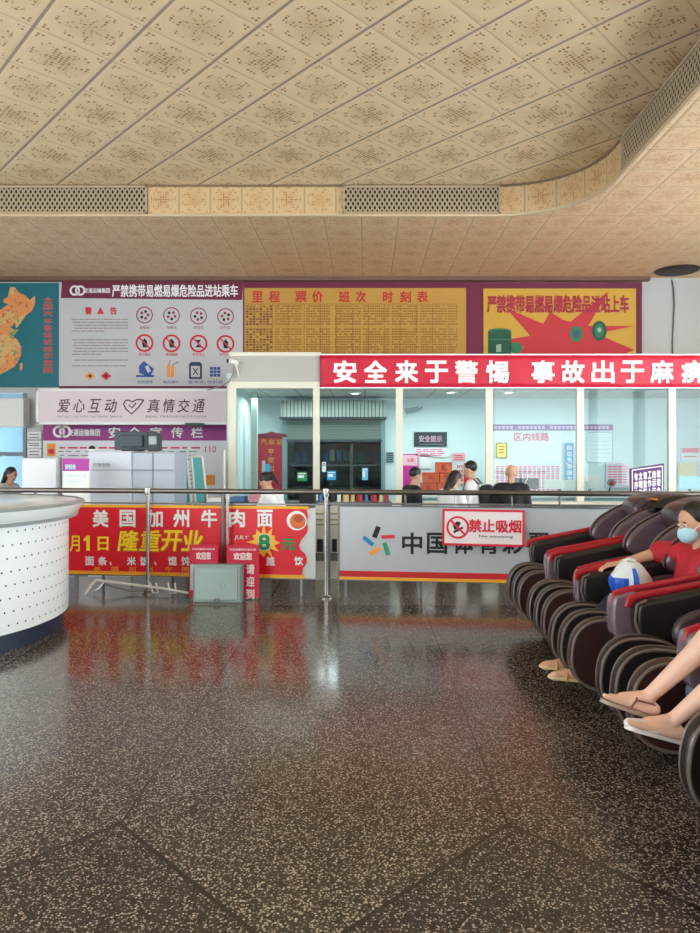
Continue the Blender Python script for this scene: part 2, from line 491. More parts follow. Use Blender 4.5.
# rounded lip under the fascia and a bead along the top, coloured dark as the shadow there
lip = [(p.x - (0.012 if p.x > 2.9 else 0), p.y - 0.012, ZS - 0.005) for p, _ in path]
structure('trim_3', MB().tube(lip, 0.022, 8), mat('lip_paint', (206, 184, 150), 0.5), smooth=60)
structure('trim_4', MB().tube([(a, b, ZC - 0.012) for a, b, _ in lip], 0.016, 8), mat('bead_shadow', (128, 108, 84), 0.6), smooth=60)

XO = PX(230.5, 11.0)                                   # the office opening starts here
structure('wall_back', MB().box(-6.78, 8, YB, YB + 0.2, 2.6, ZS + 0.3).box(-6.30, XO, YB, YB + 0.2, ZL, 2.6), WHITE_WALL)
structure('wall_left', MB().box(-9.2, -9, -6, 13.2, 3.6, 5.3).box(-9.2, -9, -6, 13.2, ZL, 0.9).box(-9.2, -9, 6.5, 13.2, 0.9, 3.6).box(-9.2, -9, 1.0, 1.5, 0.9, 3.6).box(-9.2, -9, -6, -5.5, 0.9, 3.6)
          .box(-9, -6.78, YB, YB + 0.2, 2.6, ZS + 0.3), WHITE_WALL)
structure('wall_rear_added', MB().box(-5.2, 5.2, -6.2, -6, 0, 5.3), WHITE_WALL)  # unseen wall added behind the camera to darken reflections in the office glass
structure('wall_right', MB().box(8, 8.2, -6, 13.2, 4.2, 5.3).box(8, 8.2, -6, 16, ZL, 0.5).box(8, 8.2, 9.5, 16, 0.5, 4.2).box(8, 8.2, 5.4, 5.8, 0.5, 4.2).box(8, 8.2, 1.2, 1.6, 0.5, 4.2).box(8, 8.2, -3.0, -2.6, 0.5, 4.2), WHITE_WALL)
# dark crown strip where boards meet the soffit
structure('trim_5', MB().box(-9, PX(650, 12.9), 12.88, YB, PZ(280.5, 12.9), ZS), mat('dark_crown', (120, 92, 80), 0.7))
OFFICE = mat('office_wall', (220, 238, 239), 0.6, vary=0.03, bscale=2)
structure('wall_office', MB().box(XO, PX(283, 13.7), 13.7, 13.85, ZL, 2.75).box(PX(384, 13.7), 8, 13.7, 13.85, ZL, 2.75).box(PX(283, 13.7), PX(384, 13.7), 13.7, 13.85, 2.1, 2.75)
          .box(XO - 0.08, XO, 11.1, 13.7, ZL, 2.75).box(PX(283, 13.7) - 0.05, PX(283, 13.7), 13.85, 16.0, ZL, 2.75).box(PX(384, 13.7), PX(384, 13.7) + 0.05, 13.85, 16.0, ZL, 2.75), OFFICE)
structure('wall_shop', MB().box(PX(270, 13.7), PX(400, 13.7), 15.9, 16.0, ZL, 2.75), mat('shop_wall', (70, 92, 98), 0.6, vary=0.1))
# office ceiling of lay-in panels
m_, nt_, b_ = newmat('office_ceiling_panel'); x_, y_, v_ = coords()
jx = ((x_ / 0.6).fract() - 0.5).abs().gt(0.485); jy = ((y_ / 0.6).fract() - 0.5).abs().gt(0.485)
nt_.links.new(mixc(jx.max(jy), rgb(206, 212, 206), rgb(120, 126, 124)).s, b_.inputs['Base Color'])
structure('ceiling.002', MB().box(XO - 0.08, 8, 11.06, 13.7, 2.56, 2.66).box(PX(270, 13.7), PX(400, 13.7), 13.85, 16.0, 2.5, 2.6), m_)
# side room behind the left doorway
BLUEROOM = mat('side_room_wall', (120, 158, 176), 0.6, vary=0.08, bscale=1.5)
structure('wall_side_room', MB().box(-9.4, -5.9, 15.6, 15.7, ZL, 2.9).box(-6.3, -6.2, 13.2, 15.6, ZL, 2.9).box(-9.4, -6.2, 13.2, 15.6, 2.6, 2.75), BLUEROOM)
structure('trim_6', MB().box(-9, -6.30, 13.02, 13.08, PZ(456, 13), PZ(452, 13)).box(-6.34, -6.28, 12.97, 13.05, ZL, 2.6), mat('grey_trim', (130, 146, 152), 0.5))

# ---------------------------------------------------------------- ventilation grilles in the fascia
def grille(L, H, label, M):
    t = thing('ventilation_grille', label, 'air vent', group='grilles set in the ceiling step')
    t.matrix_basis = M
    obj('backing', MB().box(0, L, 0.012, 0.02, 0, H), mat('vent_dark', (40, 34, 28), 0.8), t, local=True, smooth=0)
    fr = MB().box(0, L, -0.012, 0.012, 0, 0.025).box(0, L, -0.012, 0.012, H - 0.025, H).box(0, 0.025, -0.012, 0.012, 0, H).box(L - 0.025, L, -0.012, 0.012, 0, H)
    GM = mat('grille_paint', (178, 160, 132), 0.5)
    obj('frame', fr, GM, t, local=True, smooth=0)
    lat = MB(); st = 0.066; w = 0.012
    for sgn in (1, -1):
        c = -H
        while c < L + H:
            # line x = c + sgn*0.7*z
            pts = []
            for z in (0.02, H - 0.02):
                pts.append((c + sgn * 0.62 * (z - H / 2) + H / 2, z))
            (xa, za), (xb, zb) = pts
            if xa != xb:
                def cut(x, z, xo, zo):
                    if x < 0.02: z = z + (0.02 - x) * (zo - z) / (xo - x); x = 0.02
                    elif x > L - 0.02: z = z + (L - 0.02 - x) * (zo - z) / (xo - x); x = L - 0.02
                    return x, z
                if not (max(xa, xb) < 0.03 or min(xa, xb) > L - 0.03):
                    A = cut(xa, za, xb, zb); B = cut(xb, zb, xa, za)
                    yy = 0.0 if sgn > 0 else 0.005
                    d = w
                    lat.add([(A[0] - d, yy, A[1]), (A[0] + d, yy, A[1]), (B[0] + d, yy, B[1]), (B[0] - d, yy, B[1]),
                             (A[0] - d, yy + .004, A[1]), (A[0] + d, yy + .004, A[1]), (B[0] + d, yy + .004, B[1]), (B[0] - d, yy + .004, B[1])],
                            [(0, 1, 2, 3), (0, 3, 7, 4), (1, 5, 6, 2)])
            c += st
    obj('lattice', lat, GM, t, local=True, smooth=0)
    return t
HV = ZC - ZS - 0.03
grille(5.0, HV, 'long expanded metal grille on the straight ceiling step, above the teal map', Matrix.Translation((-7.98, YF - 0.03, ZS + 0.01)))
grille(PX(500, YF) - PX(343, YF), HV, 'expanded metal grille on the straight ceiling step, above the timetable board', Matrix.Translation((PX(343, YF), YF - 0.03, ZS + 0.01)))
grille(5.5, HV, 'expanded metal grille on the side arm of the ceiling step past the rounded corner', Matrix.Translation((XF - 0.03, 8.1, ZS + 0.01)) @ Matrix.Rotation(-PI / 2, 4, 'Z'))

# ---------------------------------------------------------------- boards high on the back wall
YW = 12.93
def board(name, label, cat, a, b, c, d, m, Y=YW, t=0.06, frame=None, fm=None):
    r = thing(name, label, cat, (PX((a + b) / 2, Y), Y, PZ(d, Y)))
    obj('panel', prect(MB(), a, b, c, d, Y, t), m, r, smooth=0)
    return r
YL = YW - 0.006
# teal map
mp = board('map_board', 'teal wall map board with an orange land shape and a column of red characters', 'map', -95, 58.8, 283, 387, TEAL)
pts = [(0, 235), (50, 200), (20, 190), (20, 170), (45, 160), (60, 100), (85, 100), (110, 130), (150, 150), (175, 175), (205, 150), (205, 195), (185, 240), (150, 265), (120, 310), (95, 340), (85, 310), (60, 335), (85, 350), (110, 350), (75, 385), (105, 410), (125, 450), (122, 500), (90, 560), (40, 590), (0, 610), (-60, 640), (-120, 600), (-200, 560), (-300, 500), (-360, 430), (-430, 350), (-440, 250), (-330, 210), (-240, 250), (-120, 240)]
def mpx(x, y): return PX(x / 5.833, YW), PZ(270 + y / 5.833, YW)
m_, nt_, b_ = newmat('map_land'); x_, y_, v_ = coords()
nn = noise(v_, 4.2, 3); nn2 = noise(v_, 14.0, 2)
cc_ = mixc(nn.gt(0.52), rgb(226, 150, 84), rgb(214, 178, 110)); cc_ = mixc(nn2.gt(0.62), cc_, rgb(206, 96, 80)); cc_ = mixc(noise(v_, 9.0, 2).gt(0.63), cc_, rgb(120, 150, 90))
nt_.links.new(cc_.s, b_.inputs['Base Color'])
land = MB(); q = [mpx(*p) for p in pts]
land.prism(q, lambda x, z: (x, YL, z), lambda x, z: (x, YL + 0.004, z))
isl = [mpx(*p) for p in [(120, 545), (130, 540), (131, 570), (122, 590), (112, 575)]]
land.prism(isl, lambda x, z: (x, YL, z), lambda x, z: (x, YL + 0.004, z))
obj('land_shape', land, m_, mp, smooth=0)
lt = MB()
for i, ch in enumerate('全国汽车客运班线示意图'):
    plet(lt, ch, 43.5, 52.5, 297 + i * 7.0, 303 + i * 7.0, YL, bold=0.02)
obj('lettering', lt, mat('map_red', (206, 82, 78), 0.6), mp, smooth=0)

# notice of forbidden goods
nb = board('safety_notice_board', 'white notice board of forbidden goods with maroon heading and twelve pictograms', 'notice board', 59, 243, 283, 388, GREYBOARD, t=0.05)
h = MB(); h.add([(PX(62, YL), YL, PZ(281, YL)), (PX(243, YL), YL, PZ(281, YL)), (PX(242, YL), YL, PZ(300, YL)), (PX(61, YL), YL, PZ(298, YL))], [(0, 1, 2, 3)])
prect(h, 59, 243, 386, 389.5, YL, 0.01)
obj('heading_band', h, MAROON, nb, smooth=0)
w = MB(); plet(w, '严禁携带易燃易爆危险品进站乘车', 112, 238, 284.5, 297, YL - .004, bold=0.02)
plet(w, '交通运输集团', 84, 110, 288, 293, YL - .004, bold=0.02)
def heart(mb, cx, cy, s, Y, mi=0):
    for k in (-1, 1):
        ringmb(mb, PX(cx + k * s * 0.45, Y), PZ(cy, Y), Y, 0.030 * s / 3, 0.048 * s / 3, 20, mi)
heart(w, 77.5, 290.5, 6, YL - .004)
obj('heading_lettering', w, PAPER, nb, smooth=0)
r_ = MB(); plet(r_, '警', 85, 92, 307, 314.5, YL, bold=0.03); plet(r_, '告', 110, 117, 307, 314.5, YL, bold=0.03)
polymb(r_, [(PX(97, YL), PZ(314, YL)), (PX(104, YL), PZ(314, YL)), (PX(100.5, YL), PZ(307, YL))], YL)
obj('warning_title', r_, PRINT_RED, nb, smooth=0)
g = MB(); rr = random.Random(3)
for i in range(17):
    y0 = 319 + i * 2.9
    if i in (5, 6, 13, 15): continue
    x = 70 + rr.random() * 6
    while x < 126:
        wd = 2 + rr.random() * 7; x2 = min(x + wd, 128)
        if i in (4, 12) and x > 100: break
        prect(g, x, x2, y0, y0 + 1.0, YL, 0.003); x = x2 + 0.8
obj('fine_print', g, mat('notice_fine_print', (150, 138, 142), 0.6), nb, smooth=0)
def split_icons(mb, mats_, parent):
    """each pictogram with its caption becomes a part of its own"""
    cells = {}
    for f_, m in zip(mb.f, mb.mi):
        c = sum((mb.v[i] for i in f_), Vector()) / len(f_)
        px = 365 + c.x * F / YL; py = 455 - (c.z - EYE) * F / YL
        if px < 125: key = ('hazard_diamond', int(px > 98))
        else: key = ('pictogram', min(3, int((px - 131) // 27)) + 4 * (0 if py < 331 else 1 if py < 358.5 else 2))
        q = cells.setdefault(key, MB()); q.add([mb.v[i] for i in f_], [tuple(range(len(f_)))], m)
    for (nm, k), q in sorted(cells.items()): obj(nm, q, mats_, parent, smooth=0)
IC = MB()                                              # 0 maroon rings, 1 red, 2 black, 3 blue, 4 orange
for i, cx in enumerate((144.5, 171.5, 198.5, 225.5)):
    X = PX(cx, YL); Z = PZ(315 + i * .5, YL)
    ringmb(IC, X, Z, YL, 0.135, 0.155, mi=0)
    for k in range(5):
        a = k * 1.26 + i; discmb(IC, X + .065 * math.cos(a), Z + .065 * math.sin(a), YL, 0.028, 8, mi=2 if k % 2 else 0)
    plet(IC, ['易燃品', '易爆品', '腐蚀品', '放射品'][i], cx - 5, cx + 5, 326, 329, YL, mi=0)
    Z = PZ(343 + i * .3, YL)
    ringmb(IC, X, Z, YL, 0.13, 0.165, mi=1)
    kk = MB()
    polymb(IC, [(X - .03, Z - .08), (X + .04, Z - .08), (X + .05, Z + .03), (X, Z + .09), (X - .05, Z + .03)] if i != 2 else [(X - .06, Z - .07), (X + .06, Z - .07), (X, Z), (X + .05, Z + .07), (X - .05, Z + .07), (X, Z)], YL + .0005, 2)
    barmb(IC, X - .10, Z + .10, X + .10, Z - .10, 0.026, YL - .002, 1)
    plet(IC, ['禁止烟火', '禁带酒精', '禁带毒品', '禁带枪支'][i], cx - 6, cx + 6, 353, 356, YL, mi=1)
# bottom row: tipped can, sticks, battery, crates
def pp(mb, l, mi, y=YL): polymb(mb, [(PX(a, YL), PZ(b, YL)) for a, b in l], y, mi)
pp(IC, [(139, 366), (144, 361), (154, 369), (150, 377), (139, 373)], 3); pp(IC, [(145, 367), (148, 365), (151, 371), (148, 373)], 5, YL - .002); pp(IC, [(136, 375), (154, 375), (154, 377), (136, 377)], 3)
for k in range(2): pp(IC, [(167 + k * 4, 365), (170 + k * 4, 365), (170 + k * 4, 377), (167 + k * 4, 377)], 4)
pp(IC, [(168.2, 365), (168.8, 365), (171, 360), (170.4, 360)], 2); pp(IC, [(172, 365), (172.6, 365), (179, 362), (178, 361.5)], 2)
pp(IC, [(189, 364), (191, 362), (200, 362), (202, 364), (202, 379), (189, 379)], 6); pp(IC, [(191, 366), (200, 366), (200, 377), (191, 377)], 5, YL - .002)
barmb(IC, PX(193, YL), PZ(368, YL), PX(198, YL), PZ(375, YL), .02, YL - .004, 6); barmb(IC, PX(198, YL), PZ(368, YL), PX(193, YL), PZ(375, YL), .02, YL - .004, 6)
for a in range(3):
    for c in range(3): prect(IC, 210 + a * 3.6, 213 + a * 3.6, 367 + c * 3.4, 369.8 + c * 3.4, YL, .002, 3)
for i, (cx, s) in enumerate(((145, '易燃液体'), (171, '烟花爆竹'), (196, '蓄电池'), (215, '放射源'))): plet(IC, s, cx - 8, cx + 8, 380.5, 383.5, YL, mi=3)
for k, (cx, mi) in enumerate(((90, 4), (106, 1))):
    X = PX(cx, YL); Z = PZ(376, YL); polymb(IC, [(X - .10, Z), (X, Z - .08), (X + .10, Z), (X, Z + .08)], YL, mi); discmb(IC, X, Z, YL - .002, .03, 8, 2)
PICM = [mat('pictogram_maroon', (150, 60, 70), 0.6), PRINT_RED, PRINT_BLACK, PRINT_BLUE, PRINT_ORANGE, GREYBOARD, mat('navy_print', (44, 58, 86), .6)]
split_icons(IC, PICM, nb)

# timetable
tb = thing('timetable_board', 'ochre fare and departure timetable board in a maroon surround', 'board', (PX(355, YW), YW, PZ(362, YW)))
obj('surround', prect(MB(), 243, 483, 281.5, 362, YW, 0.05), MAROON, tb, smooth=0)
obj('panel', prect(MB(), 244.5, 466, 288, 361, YW - 0.02, 0.02), YELLOWB, tb, smooth=0)
w = MB(); YT = YW - 0.026
for s, a, b in (('里', 252, 263), ('程', 269, 280), ('票', 295, 307), ('价', 312, 323), ('班', 339, 350), ('次', 356, 366), ('时', 383, 393), ('刻', 400, 411), ('表', 417, 428)): plet(w, s, a, b, 291, 302.5, YT, bold=0.025)
obj('title_lettering', w, mat('timetable_red', (196, 44, 40), .6), tb, smooth=0)
g = MB(); rr = random.Random(5)
for row in range(21):
    y0 = 305.5 + row * 2.55; x = 244 + 2
    if row in (8,): continue
    while x < 456:
        gap = (x - 246) % 29 > 26 or 270 < x < 272 or rr.random() < .12
        wd = 2.2 if x > 272 else 3.4
        if not gap: prect(g, x, x + wd * .74, y0, y0 + (1.3 if x > 272 else 1.8), YT, .003, 1 if x < 270 and rr.random() < .5 else 0)
        x += wd
for k in range(12): prect(g, 272 + k * 16, 272.5 + k * 16, 304, 357, YT, .003)
prect(g, 246, 457, 303.8, 304.3, YT, .003)
obj('time_rows', g, [mat('timetable_brown', (150, 108, 44), .6), mat('timetable_dark', (120, 70, 40), .6)], tb, smooth=0)

# hazard poster
hp = thing('hazard_poster', 'yellow hazard poster with red starburst and green drums in a maroon frame', 'poster', (PX(560, YW), YW, PZ(362, YW)))
obj('frame', prect(MB(), 483.2, 642, 282, 362, YW, 0.05), MAROON, hp, smooth=0)
obj('panel', prect(MB(), 483.5, 636, 288.5, 361, YW - 0.015, 0.015), YELLOWP, hp, smooth=0)
YH = YW - 0.02
sb = MB(); cx, cz = PX(558, YH), PZ(348, YH); st = []
spk = [(634, 312), (580, 325), (613, 288), (568, 317), (566, 306), (556, 320), (506, 302), (534, 331), (520, 338), (488, 341), (524, 352), (505, 361), (600, 361), (634, 358), (596, 344), (630, 327), (590, 336)]
spk = [(634, 326), (597, 334), (634, 350), (610, 361), (510, 361), (524, 347), (490, 342), (530, 336), (506, 308), (543, 324), (550, 312), (563, 320), (570, 322), (609, 291), (588, 326)]
pp(sb, spk, 0, YH); obj('starburst', sb, mat('poster_red', (196, 48, 58), .6), hp, smooth=0)
w = MB(); plet(w, '严禁携带易燃易爆危险品进站上车', 487, 629, 295, 313, YH - .003, bold=0.03); obj('lettering', w, mat('poster_maroon', (170, 40, 62), .6), hp, smooth=0)
dr = MB()
def drum(cx, top, bot, wd, mi=0):
    pp(dr, [(cx - wd, top), (cx + wd, top), (cx + wd, bot), (cx - wd, bot)], mi, YH - .004)
    discmb(dr, PX(cx, YH), PZ(top, YH), YH - .005, (wd) * YH / F, 20, 1)
    pp(dr, [(cx - wd, (top * 2 + bot) / 3), (cx + wd, (top * 2 + bot) / 3), (cx + wd, (top * 2 + bot) / 3 + 1.5), (cx - wd, (top * 2 + bot) / 3 + 1.5)], 1, YH - .006)
def ellp(cx, cy, rx, ry, mi, y=YH - .004): pp(dr, [(cx + rx * math.cos(a * PI / 10), cy + ry * math.sin(a * PI / 10)) for a in range(20)], mi, y)
pp(dr, [(488, 331), (511, 331), (511, 356), (488, 356)], 0, YH - .004); ellp(499.5, 331, 11.5, 2.6, 1, YH - .006); ellp(499.5, 331.6, 9, 1.6, 0, YH - .007)
pp(dr, [(488, 339), (511, 339), (511, 340.5), (488, 340.5)], 1, YH - .006); pp(dr, [(496, 345), (501, 344), (501, 352), (496, 352)], 2, YH - .006)
ellp(516, 348, 6, 6, 1); ellp(576, 334, 6.5, 8, 1); ellp(576, 334, 3, 4, 3, YH - .006); ellp(599, 331, 7.5, 10, 0); ellp(599, 331, 4.5, 7, 1, YH - .006); ellp(599, 330, 2, 2.5, 2, YH - .008)
pp(dr, [(618, 342), (626, 342), (626, 356), (618, 356)], 3); pp(dr, [(550, 352), (568, 349), (580, 353), (575, 361), (552, 361)], 4)
obj('drum_pictures', dr, [mat('drum_green', (20, 84, 62), .6), mat('drum_teal', (40, 120, 84), .6), mat('drum_pale', (150, 190, 160), .6), mat('can_blue', (50, 92, 120), .6), mat('crate_brown', (130, 100, 40), .6)], hp, smooth=0)

# hole and drooping cable on the bare wall
cb = obj('wall_cable', MB().tube([(PX(a, 12.97), 12.975, PZ(b, 12.97)) for a, b in ((672, 280), (673.5, 288), (674.5, 305), (673.5, 322), (672.5, 340), (672.8, 356), (672, 372))], 0.012, 6), mat('grey_cable', (110, 108, 108), .6), smooth=60)
tag(cb, 'thin grey cable running down the bare wall beside the hazard poster', 'cable')
dl = obj('ceiling_lamp', MB().lathe([(0.0, 0.0), (0.25, 0.0), (0.36, 0.015), (0.38, 0.03), (0.38, 0.035), (0, 0.035)], (PX(677, 12.45), 12.45, 4.70), 32), mat('dark_disc', (44, 40, 40), .6), smooth=40)
tag(dl, 'flat dark round fitting under the ceiling over the bare wall', 'ceiling fitting')

# slanting heart banner box and purple strip (left of the office)
YQ = 12.35
hb = thing('heart_lightbox', 'long white sign box with dark slanted characters and a heart of two hands', 'sign', (PX(132, YQ), YQ, PZ(424, YQ)))
obj('case', MB().box(PX(36, YQ), PX(227.5, YQ), YQ + .02, 12.80, PZ(424, YQ), PZ(389, YQ)), mat('sign_case', (214, 206, 210), .45), hp if 0 else hb, smooth=0, bevel=0.01)
obj('face', prect(MB(), 39, 226, 391, 422, YQ, 0.02), mat('sign_face', (222, 210, 214), .5, vary=.03, bscale=2), hb, smooth=0)
obj('rim', prect(prect(prect(MB(), 36, 227.5, 388.5, 391, YQ - .01, .03), 36, 227.5, 422, 424.5, YQ - .01, .03), 36, 38.6, 389, 424, YQ - .01, .03), WHITE, hb, smooth=0)
w = MB()
for s, a in zip('爱心互动', (57, 72.5, 88, 104)): plet(w, s, a, a + 11.5, 399, 412.5, YQ - .006, bold=.008, slant=.16)
for s, a in zip('真情交通', (147, 162, 177, 192)): plet(w, s, a, a + 11.5, 399, 412.5, YQ - .006, bold=.008, slant=.16)
obj('lettering', w, mat('plum_print', (84, 44, 62), .6), hb, smooth=0)
w = MB(); plet(w, 'MUTUAL LOVE WITH THE TRAFFIC SERVICE', 57, 122, 415.5, 417.6, YQ - .006); plet(w, 'REAL TRANSPORTATION', 146, 206, 415.5, 417.6, YQ - .006)
obj('small_lettering', w, PRINT_GREY, hb, smooth=0)
def p2(a, b): return (PX(a, YQ), YQ - .008, PZ(b, YQ))
w = MB().tube([p2(a, b) for a, b in ((144, 400), (137, 399.6), (132, 402), (129, 400), (125.5, 400.5), (123.6, 404), (126, 409), (131.5, 414), (138, 408), (141, 404), (144, 400))], .010, 6)
w.tube([p2(a, b) for a, b in ((129, 405), (132, 408), (136, 403))], .010, 6)
obj('heart_emblem', w, mat('plum_print2', (96, 36, 62), .6), hb, smooth=60)

YP = 12.85
pb = thing('publicity_board', 'white publicity board under a purple heading strip, behind the scanner', 'notice board', (PX(135, YP), YP, PZ(500, YP)))
obj('panel', prect(MB(), 43, 227.5, 440, 500, YP, .05), mat('publicity_white', (226, 228, 234), .5), pb, smooth=0)
obj('heading_strip', prect(MB(), 43, 227.5, 422, 440.5, YP - .02, .02), PURPLE, pb, smooth=0)
w = MB(); YR = YP - .026
for s, a in zip('安全宣传栏', (108.5, 128.5, 150, 171, 191)): plet(w, s, a, a + 12, 427, 438, YR, bold=.02)
plet(w, '交通运输集团', 68, 100, 429, 436, YR, bold=.02)
heart(w, 62, 431.5, 7, YR)
obj('heading_lettering', w, PAPER, pb, smooth=0)
w = MB(); YR = YP - .004; rr = random.Random(9)
for y0 in range(447, 490, 4):
    x = 58 + rr.random() * 3
    while x < 198:
        wd = 3 + rr.random() * 8; prect(w, x, x + wd, y0, y0 + (1.6 if y0 == 447 else .9), YR, .003, 0 if y0 in (447, 463) else 1); x += wd + 2 + rr.random() * 3
prect(w, 47, 55.5, 443.5, 456, YR, .003, 2); prect(w, 206, 215, 475, 485, YR, .003, 2); prect(w, 48.5, 54, 449, 454, YR - .002, .003, 0)
plet(w, '110', 205, 216, 446, 452.5, YR, mi=0)
obj('print', w, [PRINT_RED, PRINT_GREY, PRINT_ORANGE], pb, smooth=0)
nt2 = thing('wall_notice', 'small stacked white notices with grey lines on the wall pier beside the doorway', 'notice', (PX(34, YP), YP, PZ(457, YP)))
w = MB()
for y0, y1 in ((432, 439), (441, 448), (449, 457)): prect(w, 27.5, 41, y0, y1, YP, .02)
obj('sheet', w, PAPER, nt2, smooth=0)
w = MB()
for y0 in (434, 437, 443, 445, 451, 454): prect(w, 29, 39, y0, y0 + 1, YP - .004, .004)
obj('print', w, PRINT_GREY, nt2, smooth=0)
# white hanging panel over the doorway
o = obj('blank_lightbox', prect(MB(), -30, 23.5, 398, 427, 12.7, .25), WHITE, smooth=0, bevel=.015); tag(o, 'plain white light box over the doorway below the teal map', 'light box')
# ---------------------------------------------------------------- glazed ticket office
YO = 11.0
off = MB()
MUL = [(228.5, 236), (313, 319.5), (396, 403), (486, 493), (577, 584), (669, 676), (770, 778)]
ZT = PZ(387, YO)
for i, (a, b) in enumerate(MUL):
    structure('window_frame' if i == 0 else 'window_frame.%03d' % i, MB().box(PX(a, YO), PX(b, YO), YO, YO + .08, ZL, ZT), CREAM)
structure('window_head', MB().box(PX(228.5, YO), PX(778, YO), YO - .02, YO + .10, ZT - .02, ZT + .04), CREAM)
structure('window_sill', MB().box(PX(228.5, YO), PX(778, YO), YO - .10, YO + .14, 0.66, 0.72), CREAM)
structure('wall_front', MB().box(PX(228.5, YO), PX(778, YO), YO, YO + .08, ZL, 0.66), mat('office_base', (170, 176, 176), .5, vary=.05))
GL = glass_mat('office_glass', (0.91, 0.965, 0.965, 1), 0.0)
for i in range(len(MUL) - 1):
    structure('window_%d' % (i + 1), MB().box(PX(MUL[i][1], YO), PX(MUL[i + 1][0], YO), YO + .035, YO + .045, .72, ZT), GL)
# header box above the glass and the inner corner post
structure('trim_7', MB().box(PX(232, YO), PX(778, YO), YO - .01, 12.98, PZ(384, YO), PZ(355.5, YO)), mat('header_box', (188, 186, 178), .55, vary=.05, bscale=2))
structure('trim_8', MB().box(PX(229.5, YO), PX(321, YO), YO - .03, YO + .02, PZ(356, YO), PZ(352.5, YO)).box(PX(229.5, YO), PX(321, YO), YO - .03, YO + .02, PZ(386, YO), PZ(382, YO)), CREAM)
structure('trim_9', MB().box(PX(251, 12.2), PX(257, 12.2), 12.2, 12.3, ZL, 2.56).box(PX(262, 12.6), PX(265, 12.6), 12.6, 12.64, ZL, 1.35), mat('post_grey', (180, 196, 186), .5))
# red slogan banner
hn = thing('slogan_banner', 'long red banner with bold white characters across the ticket office head', 'banner', (PX(500, YO), YO, PZ(388, YO)))
bn = MB(); nx = 90; nz = 6; xa, xb = PX(320, YO), PX(775, YO); za, zb = PZ(387.8, YO), PZ(355.5, YO)
def wav(x, t): return YO - .045 - .006 * math.sin(x * 5.1 + 4 * t) - .004 * math.sin(x * 13 + t * 3)
bn.v = [Vector((xa + (xb - xa) * i / nx, wav(xa + (xb - xa) * i / nx, j / nz), za + (zb - za) * j / nz)) for i in range(nx + 1) for j in range(nz + 1)]
bn.f = [(i * (nz + 1) + j, (i + 1) * (nz + 1) + j, (i + 1) * (nz + 1) + j + 1, i * (nz + 1) + j + 1) for i in range(nx) for j in range(nz)]; bn.mi = [0] * len(bn.f)
o = obj('cloth', bn, PINKRED, hn, smooth=180); md = o.modifiers.new('thick', 'SOLIDIFY'); md.thickness = .006; md.offset = -1
obj('hem', MB().box(xa, xb, YO - .06, YO - .03, za - .015, za + .005).box(xa, xb, YO - .06, YO - .03, zb - .004, zb + .018), PAPER, hn, smooth=0)
w = MB()
for s, c in zip('安全来于警惕事故出于麻痹', (345, 375.5, 406.5, 436.5, 466.5, 497.5, 543, 573, 603, 632.5, 662, 693)): plet(w, s, c - 11.6, c + 11.6, 360.5, 383, YO - .062, bold=.035)
obj('lettering', w, mat('banner_white', (250, 250, 250), .5), hn, smooth=0)

# security camera on the header corner
sc_ = thing('security_camera', 'small white security camera on a bracket at the header corner', 'camera', (PX(234, 10.9), 10.9, PZ(362, 10.9)))
obj('housing', MB().box(-.075, .075, -.035, .035, -.03, .035, M=Matrix.Rotation(.25, 4, 'Y')), WHITE, sc_, local=True, smooth=0, bevel=.015)
obj('bracket', MB().tube([(.02, 0, -.02), (.05, .03, -.12), (.06, .1, -.22)], .014, 8), WHITE, sc_, local=True)
obj('lens', MB().lathe([(0, 0), (.03, 0), (.03, .02), (0, .02)], n=16).xf(Matrix.Translation((-.09, 0, .018)) @ Matrix.Rotation(-PI / 2, 4, 'Y')), BLACK, sc_, local=True)
o = obj('hanging_cable', MB().tube([(PX(a, 10.93), 10.95, PZ(b, 10.93)) for a, b in ((234, 366), (233, 374), (229, 381), (221, 386), (207, 390))], .008, 6), PRINT_GREY, smooth=60); tag(o, 'thin cable drooping from the white security camera to the sign box', 'cable')

# ceiling lights inside the office
for i, (px, py) in enumerate(((451, 391), (509, 391), (355, 392))):
    Yc = (2.56 - EYE) / (455 - py) * F
    t = thing('downlight', ['round downlight in the office ceiling above the black notice', 'round downlight in the office ceiling above the yellow plaque', 'round downlight in the office ceiling in front of the roller shutter'][i], 'ceiling light', (PX(px, Yc), Yc, 2.53), group='downlights in the ticket office ceiling')
    obj('trim_ring', MB().lathe([(.07, 0), (.11, 0), (.11, .03), (.07, .03), (.07, 0)], n=24), WHITE, t, local=True)
    obj('lens', MB().lathe([(0, .012), (.07, .012)], n=24), mat('lamp_glow', (255, 255, 250), .5, emis=((250, 255, 255), 9.0)), t, local=True)

# ---- office back wall furnishings
YI = 13.66
sh = thing('roller_shutter', 'half lowered grey roller shutter with ribbed housing over the shop opening', 'shutter', (PX(334, YI), YI, PZ(440, YI)))
m_, nt_, b_ = newmat('ribbed_housing'); x_, y_, v_ = coords(); fr_ = (x_ / 0.07).fract()
nt_.links.new(mixc(fr_.gt(.7), rgb(190, 200, 192), rgb(104, 118, 112)).s, b_.inputs['Base Color']); b_.inputs['Roughness'].default_value = .4
obj('housing', MB().box(PX(283, YI), PX(385, YI), YI - .42, YI, PZ(419, YI), PZ(402, YI)), m_, sh, smooth=0, bevel=.02)
obj('housing_lip', MB().box(PX(282, YI), PX(386, YI), YI - .44, YI, PZ(420, YI), PZ(418, YI)), DARK, sh, smooth=0)
cu = MB()
for k in range(14):
    z = PZ(419, YI) - k * .031; cu.tube([(PX(288, YI), YI - .1, z), (PX(381, YI), YI - .1, z)], .017, 8)
obj('curtain', cu, mat('shutter_grey', (128, 140, 134), .45), sh, smooth=60)
obj('bottom_bar', MB().box(PX(287, YI), PX(382, YI), YI - .13, YI - .07, PZ(442, YI), PZ(439.5, YI)), DARK, sh, smooth=0)
